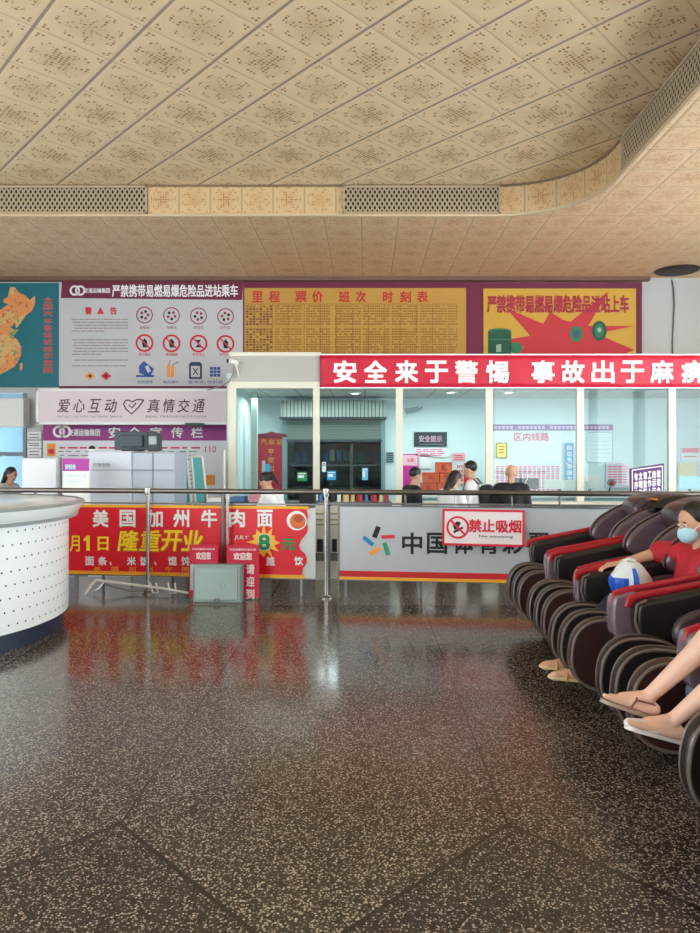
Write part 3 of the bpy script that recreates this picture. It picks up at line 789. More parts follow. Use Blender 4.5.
structure('door_1', MB().box(PX(283, YI), PX(288, YI), YI - .12, YI + .02, ZL, PZ(419, YI)).box(PX(381, YI), PX(385, YI), YI - .12, YI + .02, ZL, PZ(419, YI)), mat('door_rail', (120, 150, 150), .5))
# shop shelves behind the opening
def shelf(label, a, b, Y, top, mm, seed):
    t = thing('shelf_unit', label, 'shelf', (PX((a + b) / 2, Y), Y + .2, ZL), group='dark shelf units inside the shop opening')
    x0, x1 = PX(a, Y), PX(b, Y); z1 = PZ(top, Y)
    obj('carcass', MB().box(x0, x0 + .03, Y, Y + .4, ZL, z1).box(x1 - .03, x1, Y, Y + .4, ZL, z1).box(x0, x1, Y + .38, Y + .4, ZL, z1).box(x0, x1, Y - .02, Y + .4, z1 - .03, z1 + .02), mm, t, smooth=0)
    zz = ZL + .1; n = 0
    while zz < z1 - .2:
        obj('shelf', MB().box(x0, x1, Y, Y + .38, zz, zz + .025), mm, t, smooth=0); zz += .34; n += 1
    return t, x0, x1, z1
SHF = mat('shelf_dark', (40, 44, 52), .5)
PK = [mat('pack_red', (160, 40, 50), .5), mat('pack_blue', (60, 110, 160), .5), mat('pack_cream', (190, 180, 150), .5), mat('pack_green', (50, 120, 90), .5)]
ORD = ['first', 'second', 'third', 'fourth', 'fifth', 'sixth', 'seventh', 'eighth', 'ninth', 'tenth', 'eleventh', 'twelfth', 'thirteenth', 'fourteenth', 'fifteenth', 'sixteenth']
rr = random.Random(21); cols_ = ['red', 'blue', 'cream', 'green']; firstp = {}
for lab, a, b, Y, top in (('low dark shelf unit in the shop opening, next to the red door sheet', 292, 313, 14.1, 463), ('wide dark shelf unit in the shop opening behind the pane with the blue sticker', 321, 352, 14.2, 462), ('dark shelf unit in the shop opening at its far end by the grey notice', 356, 379, 14.2, 464)):
    t, x0, x1, z1 = shelf(lab, a, b, Y, top, SHF, 1)
    x = x0 + .06; nth = [0]
    while x < x1 - .12:
        k = rr.randrange(4); hh = .12 + rr.random() * .12; ww = .07 + rr.random() * .05
        nth[0] += 1; o = obj('goods_box', MB().box(x, x + ww, Y + .05, Y + .2, z1 + .021, z1 + .021 + hh), PK[k], smooth=0, bevel=.004)
        tag(o, '%s packet, %s on the shop shelf %s' % (cols_[k], ORD[nth[0] - 1], {292: 'by the red door sheet', 321: 'behind the blue sticker', 356: 'by the grey notice'}[a]), 'packet', 'packets on the shop shelf tops'); x += ww + .04 + rr.random() * .05
o = obj('shop_banner', prect(MB(), 336, 380, 443, 452, 15.6, .03), mat('dull_red', (176, 50, 70), .6), smooth=0); tag(o, 'dull red strip banner hanging inside the shop behind the shutter', 'banner')
for (a, b, c, d), lab, mm in (((297, 307, 472, 481), 'white and green sticker on the shop front by the red door sheet', PRINT_GREEN), ((322, 326, 462, 472), 'narrow white sticker on the shop front beside the frame post', PAPER), ((327, 336, 471, 480), 'blue sticker on the shop front in the wide opening', SKYBLUE), ((362, 368, 468, 480), 'pale blue upright sticker on the shop front at its far end', mat('pale_blue', (130, 190, 220), .5))):
    t = thing('window_sticker', lab, 'sticker', (PX((a + b) / 2, 13.5), 13.5, PZ(d, 13.5)), group='stickers on the shop front')
    obj('sheet', prect(MB(), a, b, c, d, 13.5, .008), mm, t, smooth=0)
    obj('print', prect(prect(MB(), a + 1, b - 3, c + 3, d - 3, 13.492, .004), a + 1, b - 1, c + 1, c + 2, 13.492, .004), PAPER if mm is not PAPER else PRINT_GREY, t, smooth=0)
structure('window_7', MB().box(PX(288, 13.5), PX(381, 13.5), 13.51, 13.52, .45, PZ(444, 13.5)), glass_mat('shop_glass', (.75, .85, .85, 1), .01))
structure('trim_10', MB().box(PX(288, 13.5), PX(381, 13.5), 13.5, 13.54, PZ(466, 13.5), PZ(464.5, 13.5)).box(PX(350, 13.5), PX(353, 13.5), 13.5, 13.54, ZL, PZ(444, 13.5)), mat('shop_frame', (52, 60, 64), .5))
structure('trim_12', MB().box(PX(288, 13.5), PX(381, 13.5), 13.48, 13.56, ZL, .45), SHF)

# red door sheet
YD = 13.55
t = thing('door_poster', 'dark red upright door sheet with gold characters, beside the roller shutter', 'poster', (PX(272, YD), YD, ZL))
obj('sheet', prect(MB(), 257, 287, 436, 510, YD, .05), mat('door_red', (170, 30, 52), .55), t, smooth=0)
obj('cornice', MB().prism([(256, 437), (288, 437), (286, 434), (277, 433), (272, 431.5), (267, 433), (258, 434)], lambda a, b: (PX(a, YD), YD - .03, PZ(b, YD)), lambda a, b: (PX(a, YD), YD + .04, PZ(b, YD))), mat('door_red_dark', (120, 24, 44), .55), t, smooth=0)
w = MB()
for s, a in zip('汽车站', (260.5, 268.5, 276.5)): plet(w, s, a, a + 6.5, 439, 445, YD - .005, bold=.01)
for i, s in enumerate('平安出行'): plet(w, s, 268, 274, 449 + i * 8, 455 + i * 8, YD - .005, bold=.02)
obj('lettering', w, mat('gold_print', (214, 150, 60), .5), t, smooth=0)
o = obj('door_sticker', prect(MB(), 265, 270, 464, 474, YD - .012, .006), SKYBLUE, smooth=0); tag(o, 'small sky blue sticker on the dark red door sheet', 'sticker')

def sign(name, label, cat, a, b, c, d, m, Y=YI, t=.02, txt=None, tm=None, bold=.02, bars=None, bm_=None, frame=None, group=None):
    r = thing(name, label, cat, (PX((a + b) / 2, Y), Y, PZ(d, Y)), group=group)
    obj('sheet', prect(MB(), a, b, c, d, Y, t), m, r, smooth=0)
    if frame:
        f = MB(); q = .9
        for A in ((a, b, c, c + q), (a, b, d - q, d), (a, a + q, c, d), (b - q, b, c, d)): prect(f, *A, Y - .008, .01)
        obj('frame', f, frame, r, smooth=0)
    if txt:
        w = MB()
        for s, A in txt: plet(w, s, *A, Y - .006, bold=bold)
        obj('lettering', w, tm, r, smooth=0)
    if bars:
        w = MB()
        for A in bars: prect(w, *A, Y - .005, .004)
        obj('print', w, bm_, r, smooth=0)
    return r
sign('notice_panel', 'black wall notice with a pale logo row above the orange crates', 'notice', 414, 447, 432, 446.5, mat('notice_black', (34, 50, 54), .4), txt=[('安全提示', (419, 442, 435.5, 442))], tm=mat('pink_pale', (214, 170, 190), .5), bars=[(419, 444, 444, 444.8)], bm_=PRINT_GREY)
sign('wall_notice', 'white sheet with rows of pink print under the black notice', 'notice', 415, 449, 448, 457, PAPER, bars=[(416 + 7 * (k % 4), 421 + 7 * (k % 4) + (k % 3), 449 + 2 * (k // 4), 450 + 2 * (k // 4)) for k in range(16)], bm_=PINKP)
sign('poster', 'pink poster with magenta lower half beside the mullion', 'poster', 402.5, 418, 454, 492, mat('magenta', (206, 40, 150), .5), bars=[(403, 417.5, 455, 465.5)], bm_=mat('light_pink', (246, 190, 205), .5), txt=[('公告', (407, 414, 458, 462))], tm=PRINT_RED)
sign('paper_sheet', 'blank white paper sheet pinned beside the pink poster', 'paper', 419.5, 431.5, 454.5, 468.5, PAPER)
sign('wall_notice', 'small pink notice with rows above the narrow red banner', 'notice', 452, 465, 453, 461, mat('light_pink2', (238, 176, 186), .5), bars=[(454, 463, 455 + 2 * k, 455.8 + 2 * k) for k in range(3)], bm_=PRINT_RED)
sign('poster', 'white sheet with columns of red print beside the narrow red banner', 'poster', 456, 465.5, 463, 484, PAPER, YI - .001, bars=[(457 + 2.2 * (k % 4), 458.2 + 2.2 * (k % 4), 465 + 4.4 * (k // 4), 468 + 4.4 * (k // 4)) for k in range(16)], bm_=PRINT_RED)
sign('upright_banner', 'narrow upright red banner in front of the office wall beside the man with the backpack', 'banner', 464, 469.5, 463, 492, RED, YI - .04)
sign('route_board', 'wide route map board with purple top strip and pink title on the office wall', 'board', 493, 562, 431, 492, mat('route_pale', (226, 238, 240), .4), YI, .02, txt=[('区内线路', (514, 549, 432.5, 441))], tm=mat('pink_title', (232, 60, 120), .5), bold=.012,
     bars=[(496 + 4.6 * (k % 14), 499.2 + 4.6 * (k % 14), 466 + 2.3 * (k // 14), 467.4 + 2.3 * (k // 14)) for k in range(154)], bm_=mat('pink_rows', (232, 110, 150), .6))
o = sign('header_strip', 'purple strip of small white lettering above the route board', 'sign', 488, 613, 424.5, 430.5, mat('strip_purple', (150, 110, 168), .5), YI, .03, bars=[(490 + 4 * k, 493 + 4 * k, 426, 429) for k in range(30) if k % 8 != 6], bm_=mat('strip_pale', (206, 186, 214), .5))
sign('plaque', 'small yellow plaque in a dark frame beside the mullion', 'plaque', 496, 507, 442.5, 458, PRINT_YELLOW, YI - .04, frame=mat('plaque_frame', (130, 90, 60), .5), bars=[(499, 504, 446 + 3 * k, 447 + 3 * k) for k in range(3)], bm_=PRINT_RED)
r = sign('upright_sign', 'narrow upright bright blue sign beside the office mullion', 'sign', 565.5, 573.5, 443, 484, SKYBLUE, YI - .03); w = MB()
for i, s in enumerate('自助售票服务'): plet(w, s, 567, 572, 445 + i * 6.3, 450 + i * 6.3, YI - .036, bold=.01)
obj('lettering', w, PAPER, r, smooth=0)
sign('framed_board', 'pale framed board with faint lines under the purple strip, right of the blue sign', 'board', 587, 613, 432, 463, mat('route_pale2', (222, 236, 238), .4), frame=mat('pale_frame', (190, 200, 204), .4), bars=[(590, 610, 437 + 4 * k, 437.5 + 4 * k) for k in range(6)], bm_=mat('pale_lines', (196, 206, 210), .5))
sign('poster', 'white sheet with pink print low on the office wall above the counter', 'poster', 606, 630, 463, 488, mat('paper2', (236, 226, 232), .5), bars=[(608 + 5 * (k % 4), 612 + 5 * (k % 4), 466 + 2.6 * (k // 4), 467.2 + 2.6 * (k // 4)) for k in range(28)], bm_=PINKP)
sign('paper_notice', 'pale yellow sheet on the glass beyond the last mullion', 'sheet', 679, 696, 463, 485, mat('pale_yellow', (240, 222, 172), .5), YI - .05)
sign('wall_notice', 'sheet of red and blue print above the pale yellow sheet', 'notice', 681, 700, 447, 461, PAPER, bars=[(682, 699, 448, 452.5), (684, 697, 456, 457)], bm_=mat('red_soft', (230, 110, 130), .5))
sign('wall_notice', 'grey notice with dark lines beside the shop opening', 'notice', 386, 394, 452, 463, mat('grey_notice', (140, 160, 166), .5), bars=[(387, 393, 453 + 2 * k, 454 + 2 * k) for k in range(5)], bm_=PRINT_BLACK)

# orange crates
CR = mat('crate_orange', (206, 84, 42), .5, vary=.1); n = 0
def crate(x, y, z, s=.30, lab=''):
    t = thing('gift_carton', lab, 'carton', (x, y, z), group='orange cartons stacked on the office counter')
    obj('box', MB().box(-s / 2, s / 2, -.12, .12, 0, .19), CR, t, local=True, smooth=0, bevel=.008)
    q = MB(); letters(q, '礼', -.06, .06, .04, .15, -.125, bold=.03); q.box(-s / 2, s / 2, -.124, -.121, .165, .175)
    obj('label', q, mat('crate_label', (150, 36, 30), .5), t, local=True, smooth=0)
xc0 = PX(428, 13.1); zc0 = .80
labs = ['bottom left in the stack', 'bottom right in the stack', 'second layer left', 'second layer right', 'third layer left', 'third layer right', 'topmost, on the third layer']
for i, (dx, k) in enumerate(((0, 0), (.31, 0), (.02, 1), (.33, 1), (.06, 2), (.37, 2), (.3, 3))): crate(xc0 + dx, 13.2, zc0 - .25 + k * .192, .30, 'orange carton with a dark red mark, ' + labs[i])
# office counter, monitors, bits
ct = thing('ticket_counter', 'long pale ticket counter inside the office behind the glass', 'counter', (PX(560, 12), 11.95, ZL))
obj('worktop', MB().box(PX(400, 11.6), PX(760, 11.6), 11.5, 12.4, .74, .78), WHITE, ct, smooth=0, bevel=.01)
obj('front', MB().box(PX(402, 11.6), PX(758, 11.6), 11.55, 11.6, ZL, .74), mat('counter_blue', (150, 186, 196), .5), ct, smooth=0)
obj('end_panel', MB().box(PX(402, 11.6), PX(405, 11.6), 11.6, 12.38, ZL, .74), WHITE, ct, smooth=0)
bk = thing('carton_table', 'low table under the orange cartons against the office wall', 'table', (xc0 + .15, 13.2, ZL))
obj('top', MB().box(xc0 - .3, xc0 + .7, 12.95, 13.5, .51, .545), WHITE, bk, smooth=0)
for sx in (-.26, .66):
    for sy in (13.0, 13.45): obj('leg', MB().box(xc0 + sx - .02, xc0 + sx + .02, sy - .02, sy + .02, ZL, .51), DSTEEL, bk, smooth=0)
def device(px, label, w_, h_, m1, kind='screen', Y=11.8, cat='monitor'):
    x = PX(px, Y); t = thing('counter_monitor', label, cat, (x, Y, .78), group='equipment on the ticket counter')
    obj('base', MB().box(-.10, .10, -.08, .08, 0, .015), BLACK, t, local=True, smooth=0, bevel=.004)
    obj('stand', MB().box(-.02, .02, .0, .03, .015, .16), BLACK, t, local=True, smooth=0)
    obj('screen', MB().box(-w_ / 2, w_ / 2, -.03, .0, .10, .10 + h_), m1, t, local=True, smooth=0, bevel=.008)
device(526, 'dark monitor on the ticket counter behind the man in black', .42, .18, DARK)
device(590, 'white monitor on the ticket counter behind the pane with the blue sign', .40, .24, WHITE)
device(690, 'pale blue monitor on the ticket counter beyond the last mullion', .40, .22, mat('pale_blue2', (160, 214, 230), .4))
device(560, 'white low printer screen on the ticket counter under the wire hoop', .55, .15, WHITE)
# wire hoop
o = obj('wire_hoop', MB().tube([(PX(557, 11.2) + .56 * math.cos(a), 11.25, .72 + .62 * math.sin(a)) for a in [PI * i / 30 for i in range(31)]], .006, 8), WHITE, smooth=60)
tag(o, 'thin arched wire hoop standing on the office window ledge', 'hoop')
# little gripper-like stand with red top
t = thing('desk_fan', 'small grey desk fan with a red hub on the ticket counter', 'fan', (PX(611, 11.7), 11.7, .78))
obj('base', MB().lathe([(0, 0), (.07, 0), (.07, .02), (0, .03)], n=20), DARK, t, local=True)
obj('stem', MB().tube([(0, 0, .02), (-.03, 0, .08), (0, 0, .16)], .014, 8), DARK, t, local=True)
obj('blade', MB().lathe([(0, 0), (.07, .01), (.07, .03), (0, .03)], n=24).xf(Matrix.Translation((0, 0, .2)) @ Matrix.Rotation(PI / 2.3, 4, 'X')), mat('fan_grey', (120, 130, 136), .4), t, local=True)
obj('hub', MB().ell((0, -.04, .2), (.035, .03, .035)), PRINT_RED, t, local=True)
# corner camera in the office
t = thing('security_camera', 'grey security camera high in the office corner beside the shutter', 'camera', (PX(414, 13.55), 13.55, PZ(412, 13.55)))
obj('housing', MB().box(-.16, .10, -.05, .05, 0, .09, M=Matrix.Rotation(-.2, 4, 'Y')), mat('cam_grey', (150, 170, 172), .4), t, local=True, smooth=0, bevel=.015)
obj('bracket', MB().tube([(.05, 0, .02), (.12, .02, .06), (.16, .11, .10)], .018, 8), mat('cam_grey', ()), t, local=True)
# purple leaning sign in front of the glass
YS = 10.2
t = thing('queue_sign', 'purple sign with columns of white characters standing in front of the office glass', 'sign', (PX(647, YS), YS, ZL))
Q = [(630, 468.5), (664, 463.5), (664, 520), (631, 520)]
obj('board', MB().prism(Q, lambda a, b: (PX(a, YS), YS, PZ(b, YS)), lambda a, b: (PX(a, YS), YS + .03, PZ(b, YS))), DPURPLE, t, smooth=0)
w = MB()
for i, s in enumerate(('有序排队', '文明购票', '请您配合', '工作人员', '出示证件', '谢谢合作')):
    for k, ch in enumerate(s): plet(w, ch, 634.2 + i * 4.5, 638 + i * 4.5, 473 - i * .6 + k * 8.4, 480.5 - i * .6 + k * 8.4, YS - .004, bold=.04)
obj('lettering', w, PAPER, t, smooth=0)
fl = MB()
for A in ((632, 470.2, 662.5, 466, .014), (632.2, 470, 632.6, 520, .014), (662.3, 466, 662.3, 520, .014)): barmb(fl, PX(A[0], YS), PZ(A[1], YS), PX(A[2], YS), PZ(A[3], YS), A[4], YS - .004)
obj('border', fl, PAPER, t, smooth=0)
obj('foot', MB().box(PX(632, YS), PX(635, YS), YS - .15, YS + .18, ZL, ZL + .04).box(PX(660, YS), PX(663, YS), YS - .15, YS + .18, ZL, ZL + .04).box(PX(632, YS), PX(634, YS), YS + .005, YS + .03, ZL, PZ(515, YS)).box(PX(661, YS), PX(663, YS), YS + .005, YS + .03, ZL, PZ(515, YS)), DSTEEL, t, smooth=0)

# ---------------------------------------------------------------- left: scanner, cabinet, stand sign, gates
YX = 9.3
SCN = mat('scanner_white', (206, 212, 224), .4, vary=.03, bscale=2)
t = thing('baggage_scanner', 'large white baggage scanner with stepped housing behind the railing', 'scanner', (PX(132, YX), YX + .6, ZL))
obj('housing', MB().box(PX(88, YX), PX(131, YX), YX, YX + 1.1, ZL, PZ(451, YX)), SCN, t, smooth=0, bevel=.02)
obj('tunnel', MB().box(PX(131, YX), PX(174, YX), YX + .03, YX + .68, ZL, PZ(452.5, YX)), mat('scanner_shaded_side', (182, 192, 208), .4), t, smooth=0, bevel=.02)  # shading of the machine's side put into a darker grey-blue
obj('seam', MB().box(PX(90, YX), PX(173, YX), YX - .006, YX + .04, PZ(470, YX) - .004, PZ(470, YX) + .004).box(PX(152, YX), PX(152.6, YX), YX + .02, YX + .04, ZL, PZ(453, YX)), PRINT_GREY, t, smooth=0)
w = MB(); plet(w, '行李安检', 93, 110, 463, 467, YX - .004, bold=.01); obj('lettering', w, PRINT_GREY, t, smooth=0)
t = thing('baggage_cabinet', 'plain white cabinet beside the doorway behind the railing', 'cabinet', (PX(41, 9.2), 9.5, ZL))
obj('body', MB().box(PX(21.5, 9.2), PX(58, 9.2), 9.2, 9.8, ZL, PZ(458, 9.2)), mat('cabinet_white', (222, 228, 234), .4), t, smooth=0, bevel=.015)
obj('door', MB().box(PX(23, 9.2), PX(56.5, 9.2), 9.185, 9.2, ZL + .1, PZ(459.5, 9.2)), mat('cabinet_white2', (228, 232, 238), .4), t, smooth=0, bevel=.004)
o = obj('grey_post', MB().tube([(PX(60, 8.9), 8.9, ZL), (PX(60, 8.9), 8.9, PZ(457, 8.9))], .025, 12), DSTEEL); tag(o, 'slim grey post between the white cabinet and the purple headed sign', 'post')
YG = 8.8
t = thing('standing_sign', 'white standing sign with a purple head, in front of the scanner', 'sign', (PX(75.5, YG), YG, ZL))
obj('board', prect(MB(), 62.5, 89, 458.5, 512, YG, .05), PAPER, t, smooth=0, bevel=.005)
obj('heading', prect(MB(), 62.5, 89, 458.5, 471, YG - .006, .006), mat('head_violet', (178, 50, 160), .5), t, smooth=0)
w = MB(); plet(w, '安检处', 65, 76, 464, 469.5, YG - .01, bold=.03); plet(w, '请配合检查', 67, 86, 474, 477, YG - .004); plet(w, '谢谢合作', 67, 83, 480, 483, YG - .004)
obj('lettering', w, [CYANP], t, smooth=0)
obj('post', MB().box(PX(74, YG), PX(77, YG), YG + .01, YG + .05, ZL, PZ(510, YG)).box(PX(62, YG), PX(89, YG), YG - .15, YG + .2, ZL, ZL + .03), DSTEEL, t, smooth=0)
t = thing('dome_camera', 'little dark dome camera sitting on the baggage scanner edge', 'camera', (PX(83, 9.5), 9.42, PZ(460.5, 9.5)))
obj('dome', MB().ell((0, 0, .03), (.045, .045, .045)), BLACK, t, local=True); obj('collar', MB().lathe([(0, 0), (.06, 0), (.06, .025), (0, .025)], n=20), WHITE, t, local=True)
t.location = (PX(92, YX + .2), YX + .2, PZ(451, YX) + .001)
ZM = PZ(451, YX)
t = thing('monitor', 'dark computer monitor seen from behind on top of the baggage scanner', 'monitor', (PX(131, YX), YX + .35, ZM))
obj('back_shell', MB().box(PX(115, 9.65), PX(149, 9.65), 9.62, 9.68, PZ(450, 9.65), PZ(431.5, 9.65)), mat('monitor_dark', (58, 72, 82), .5), t, smooth=0, bevel=.012)
obj('bulge', MB().box(PX(121, 9.6), PX(143, 9.6), 9.58, 9.63, PZ(447, 9.6), PZ(435, 9.6)), mat('monitor_dark', ()), t, smooth=0, bevel=.012)
obj('stand', MB().box(PX(130, 9.6), PX(134, 9.6), 9.6, 9.66, ZM, PZ(446, 9.6)).box(PX(123, 9.6), PX(141, 9.6), 9.55, 9.78, ZM, ZM + .015), BLACK, t, smooth=0)
t = thing('scanner_console', 'dark console box with a sloping grey face beside the monitor on the scanner', 'console', (PX(151, YX + .3), YX + .3, ZM))
obj('case', MB().slab([(PX(150, 9.6), ZM), (PX(159, 9.6), ZM), (PX(159, 9.6), ZM + .24), (PX(150.6, 9.6), ZM + .28)], 9.5, 9.75, .01), DARK, t)
obj('screen', MB().box(PX(149, 9.5), PX(156.5, 9.5), 9.488, 9.5, ZM + .09, ZM + .20), mat('screen_grey', (150, 160, 164), .3), t, smooth=0)
o = obj('ceiling_speaker', MB().lathe([(0, 0), (.10, .01), (.16, .05), (.17, .08), (0, .08)], (PX(196, 12.3), 12.2, PZ(428, 12.3)), 24), mat('grey_dome', (90, 96, 100), .5)); tag(o, 'grey round dome under the heart sign box', 'dome')
# cyan gate wings
CYG = glass_mat('cyan_gate_glass', (.35, .80, .84, 1), .05)
for i, (a, lab) in enumerate(((175, 'tilted cyan glass gate wing nearer the baggage scanner'), (191, 'tilted cyan glass gate wing nearer the office corner'))):
    t = thing('gate_wing', lab, 'gate', (PX(a + 7, 10.15), 10.15, ZL), group='cyan glass gate wings')
    P4 = [(a, 456.5), (a + 11, 457), (a + 16.5, 505), (a + 4.5, 505)]
    obj('glass', MB().prism(P4, lambda x, y: (PX(x, 10.15), 10.15, PZ(y, 10.15)), lambda x, y: (PX(x, 10.15), 10.17, PZ(y, 10.15))), mat('cyan_gate', (110, 206, 208), .2), t, smooth=0)
    f = MB()
    for k in range(4):
        p, q = P4[k], P4[(k + 1) % 4]; f.tube([(PX(p[0], 10.15), 10.15, PZ(p[1], 10.15)), (PX(q[0], 10.15), 10.15, PZ(q[1], 10.15))], .018, 8)
    obj('frame', f, WHITE, t)
    obj('foot', MB().box(PX(a + 4, 10.15), PX(a + 17, 10.15), 10.05, 10.27, ZL, PZ(504, 10.15)), DSTEEL, t, smooth=0)
o = obj('slim_post', MB().tube([(PX(224, 10.5), 10.5, ZL), (PX(224, 10.5), 10.5, PZ(450, 10.5))], .02, 10), WHITE); tag(o, 'thin white post in front of the office corner mullion', 'post')

# low desk with papers where the clerk in white sits; access gate seen between the two banners
DSK = mat('desk_dark', (60, 70, 84), .5)
t = thing('clerk_desk', 'dark front desk with clutter in front of the office glass', 'desk', (PX(290, 9.0), 9.2, ZL))
obj('top', MB().box(PX(200, 9.0), PX(392, 9.0), 8.95, 9.45, .80, .84), DSK, t, smooth=0, bevel=.006)
obj('front', MB().box(PX(202, 9.0), PX(390, 9.0), 9.0, 9.03, ZL, .80), mat('desk_front', (120, 130, 140), .5), t, smooth=0)
rr = random.Random(4); CL = [('white', PAPER), ('blue', mat('clutter_blue', (70, 120, 170), .5)), ('cream', mat('clutter_cream', (214, 190, 130), .5)), ('black', BLACK), ('pink', mat('clutter_pink', (226, 150, 170), .5)), ('red', PK[0])]
x = PX(318, 9.1); n = 0
while x < PX(388, 9.1):
    c, mm = CL[rr.randrange(6)]; ww = .04 + rr.random() * .05; hh = .10 + rr.random() * .07
    o = obj('bottle', MB().lathe([(0, 0), (ww / 2, 0), (ww / 2, hh * .65), (ww / 5, hh * .8), (ww / 5, hh), (0, hh)], (x + ww / 2, 9.12, .842), 14), mm)
    tag(o, '%s bottle, %s in the row on the dark front desk from the clerk in white' % (c, ORD[min(n, 15)]), 'bottle', 'bottles lined up on the front desk'); x += ww + .025; n += 1
for i, (px, c, mm, w_) in enumerate(((208, 'white', PAPER, .22), (232, 'blue', CL[1][1], .18), (250, 'pink', CL[4][1], .2), (300, 'black', BLACK, .2))):
    o = obj('paper_pile', MB().box(PX(px, 9.1), PX(px, 9.1) + w_, 9.0, 9.25, .842, .842 + .05 + .02 * i), mm, smooth=0, bevel=.004); tag(o, '%s bundle of papers lying on the dark front desk' % c, 'papers', 'bundles on the front desk')
YK = 8.15
for i, (a, b) in enumerate(((315.5, 324.5), (330.5, 338.5))):
    t = thing('access_gate', ['slim cream and black access gate post left of the shiny railing post', 'slim cream and black access gate post next to the silver lottery banner'][i], 'gate', (PX((a + b) / 2, YK), YK, 0), group='access gate posts between the two banners')
    obj('column', MB().box(PX(a, YK), PX(b, YK), YK - .06, YK + .1, 0, PZ(506, YK)), mat('gate_cream', (206, 206, 196), .4), t, smooth=0, bevel=.006)
    w = MB()
    for c, d in ((513, 514.5), (519, 520.5), (524, 525.2)): prect(w, a, b, c, d, YK - .066, .01)
    obj('stripe', w, mat('gate_stripe', (150, 140, 90), .4), t, smooth=0)
    obj('slot', prect(MB(), a + 1.5, b - 1.5, 539, 552, YK - .066, .02), BLACK, t, smooth=0)
    obj('lower_panel', prect(MB(), a, b, 553, 561, YK - .064, .02), DSTEEL, t, smooth=0)
structure('baseboard_back', MB().box(-9, PX(60, 8.3), 8.28, 8.34, 0, .06), DARK)
# ---------------------------------------------------------------- railing with hanging banners
TH = math.atan(-0.115); RO = Vector((-0.396, 7.1, 0))
RM = Matrix.Translation(RO) @ Matrix.Rotation(TH, 4, 'Z')
def RY(px): return 7.0545 / (1 + .115 * (px - 365) / F)
def RX(px): return ((px - 365) / F * RY(px) + .396) / math.cos(TH)
def RZ(py, px): return EYE - (py - 455) * RY(px) / F
rl = thing('railing', 'long shiny steel queue railing across the hall with round posts', 'railing', RO, TH)
xl, xr = RX(-60), RX(790)
obj('top_rail', MB().tube([(xl, 0, 1.075), (xr, 0, 1.075)], .026, 16), mat('rail_steel', (122, 120, 116), .34, metal=1.0, bump=.1, bscale=120), rl, local=True, smooth=60)
for i, x in enumerate((RX(148) - 1.93 * 1, RX(148), 0.0, RX(326) + 3.85)):
    obj('post', MB().tube([(x, 0, .012), (x, 0, 1.06)], .021, 16), STEEL, rl, local=True, smooth=60)
    obj('collar', MB().lathe([(0, 1.03), (.034, 1.03), (.036, 1.06), (.034, 1.105), (0, 1.11)], (x, 0, 0), 20), STEEL, rl, local=True)
    obj('base_flange', MB().lathe([(0, .001), (.065, .001), (.065, .010), (.03, .03), (.022, .03)], (x, 0, 0), 24), STEEL, rl, local=True)
for px in (35, 205, 405, 560):
    obj('stub', MB().tube([(RX(px), 0.02, .95), (RX(px), 0, 1.06)], .012, 10), STEEL, rl, local=True, smooth=60)
obj('lower_rail', MB().box(RX(-40), RX(317), .03, .05, .935, .95).box(RX(317), RX(700), .03, .05, .945, .965), DSTEEL, rl, local=True, smooth=0)
# grey double stanchion between the two halves of the left banner
t = thing('stanchion', 'grey double stanchion standing in front of the red noodle banner', 'post', RM @ Vector((RX(226.5), -.04, 0)), TH)
obj('pole', MB().tube([(-.024, 0, .02), (-.024, 0, 1.05)], .017, 12), DSTEEL, t, local=True, smooth=60)
obj('pole', MB().tube([(.024, 0, .02), (.024, 0, 1.05)], .017, 12), STEEL, t, local=True, smooth=60)
obj('base_plate', MB().box(-.09, .09, -.05, .05, .001, .02), DSTEEL, t, local=True, smooth=0)

def rp(px, py): return (RX(px), RZ(py, px))
def rlet(mb, s, a, b, c, d, y, **k):
    m_ = (a + b) / 2; return letters(mb, s, RX(a), RX(b), RZ(d, m_), RZ(c, m_), y, **k)
ZB0, ZB1 = .185, .925
# red noodle banner
nb2 = thing('noodle_banner', 'red banner for noodles with yellow and white characters, torn at one end', 'banner', RO, TH)
x0 = RX(-25); tear = [(303, 508), (306, 512), (307, 517), (305, 523), (307, 528), (306, 533), (304, 536), (300, 541), (298, 546), (300, 551), (304, 554), (306, 560), (305, 565), (302, 569), (301, 574), (303, 580)]
tz = [(RX(a), max(ZB0, min(ZB1, RZ(b, a)))) for a, b in tear]; tz[0] = (tz[0][0], ZB1); tz[-1] = (tz[-1][0], ZB0)
def poly3(mb, pts, ya, yb, mi=0): return mb.prism(pts, lambda x, z: (x, ya, z), lambda x, z: (x, yb, z), mi)
obj('backing', poly3(MB(), [(x0, ZB0), (RX(314.5), ZB0), (RX(314.5), ZB1 - .02), (x0, ZB1)], .052, .06), mat('torn_white', (206, 214, 214), .5, vary=.15, bscale=6), nb2, local=True, smooth=0)
obj('sheet', poly3(MB(), [(x0, ZB1)] + [(x0, ZB0)] + tz[::-1], .040, .050), RED, nb2, local=True, smooth=0)
f = MB()
f.box(x0, RX(308), .034, .042, ZB1 - .028, ZB1).box(x0, RX(304), .034, .042, ZB0, ZB0 + .035)
obj('yellow_stripe', f, mat('stripe_yellow', (240, 176, 40), .5), nb2, local=True, smooth=0)
yb = .035
w = MB()
for s, c in zip('美国加州牛肉面', (99, 126, 153.5, 180, 208, 236, 264)): rlet(w, s, c - 8, c + 8, 510, 527.5, yb, bold=.03)
for s, c in zip('面条、米饭、馄饨', (88, 101, 111, 130, 143, 156, 171, 184.5)): rlet(w, s, c - 4.5 if s != '、' else c - 3, c + 4.5 if s != '、' else c - 1, 557 if s != '、' else 562, 566, yb, bold=.03)
for s, c in (('盖', 269.5), ('饮', 298)): rlet(w, s, c - 4.5, c + 4.5, 557, 566, yb, bold=.03)
rlet(w, 'JULY', 233, 247, 536, 540.5, yb, slant=.2, bold=.02)
obj('white_lettering', w, PAPER, nb2, local=True, smooth=0)
w = MB()
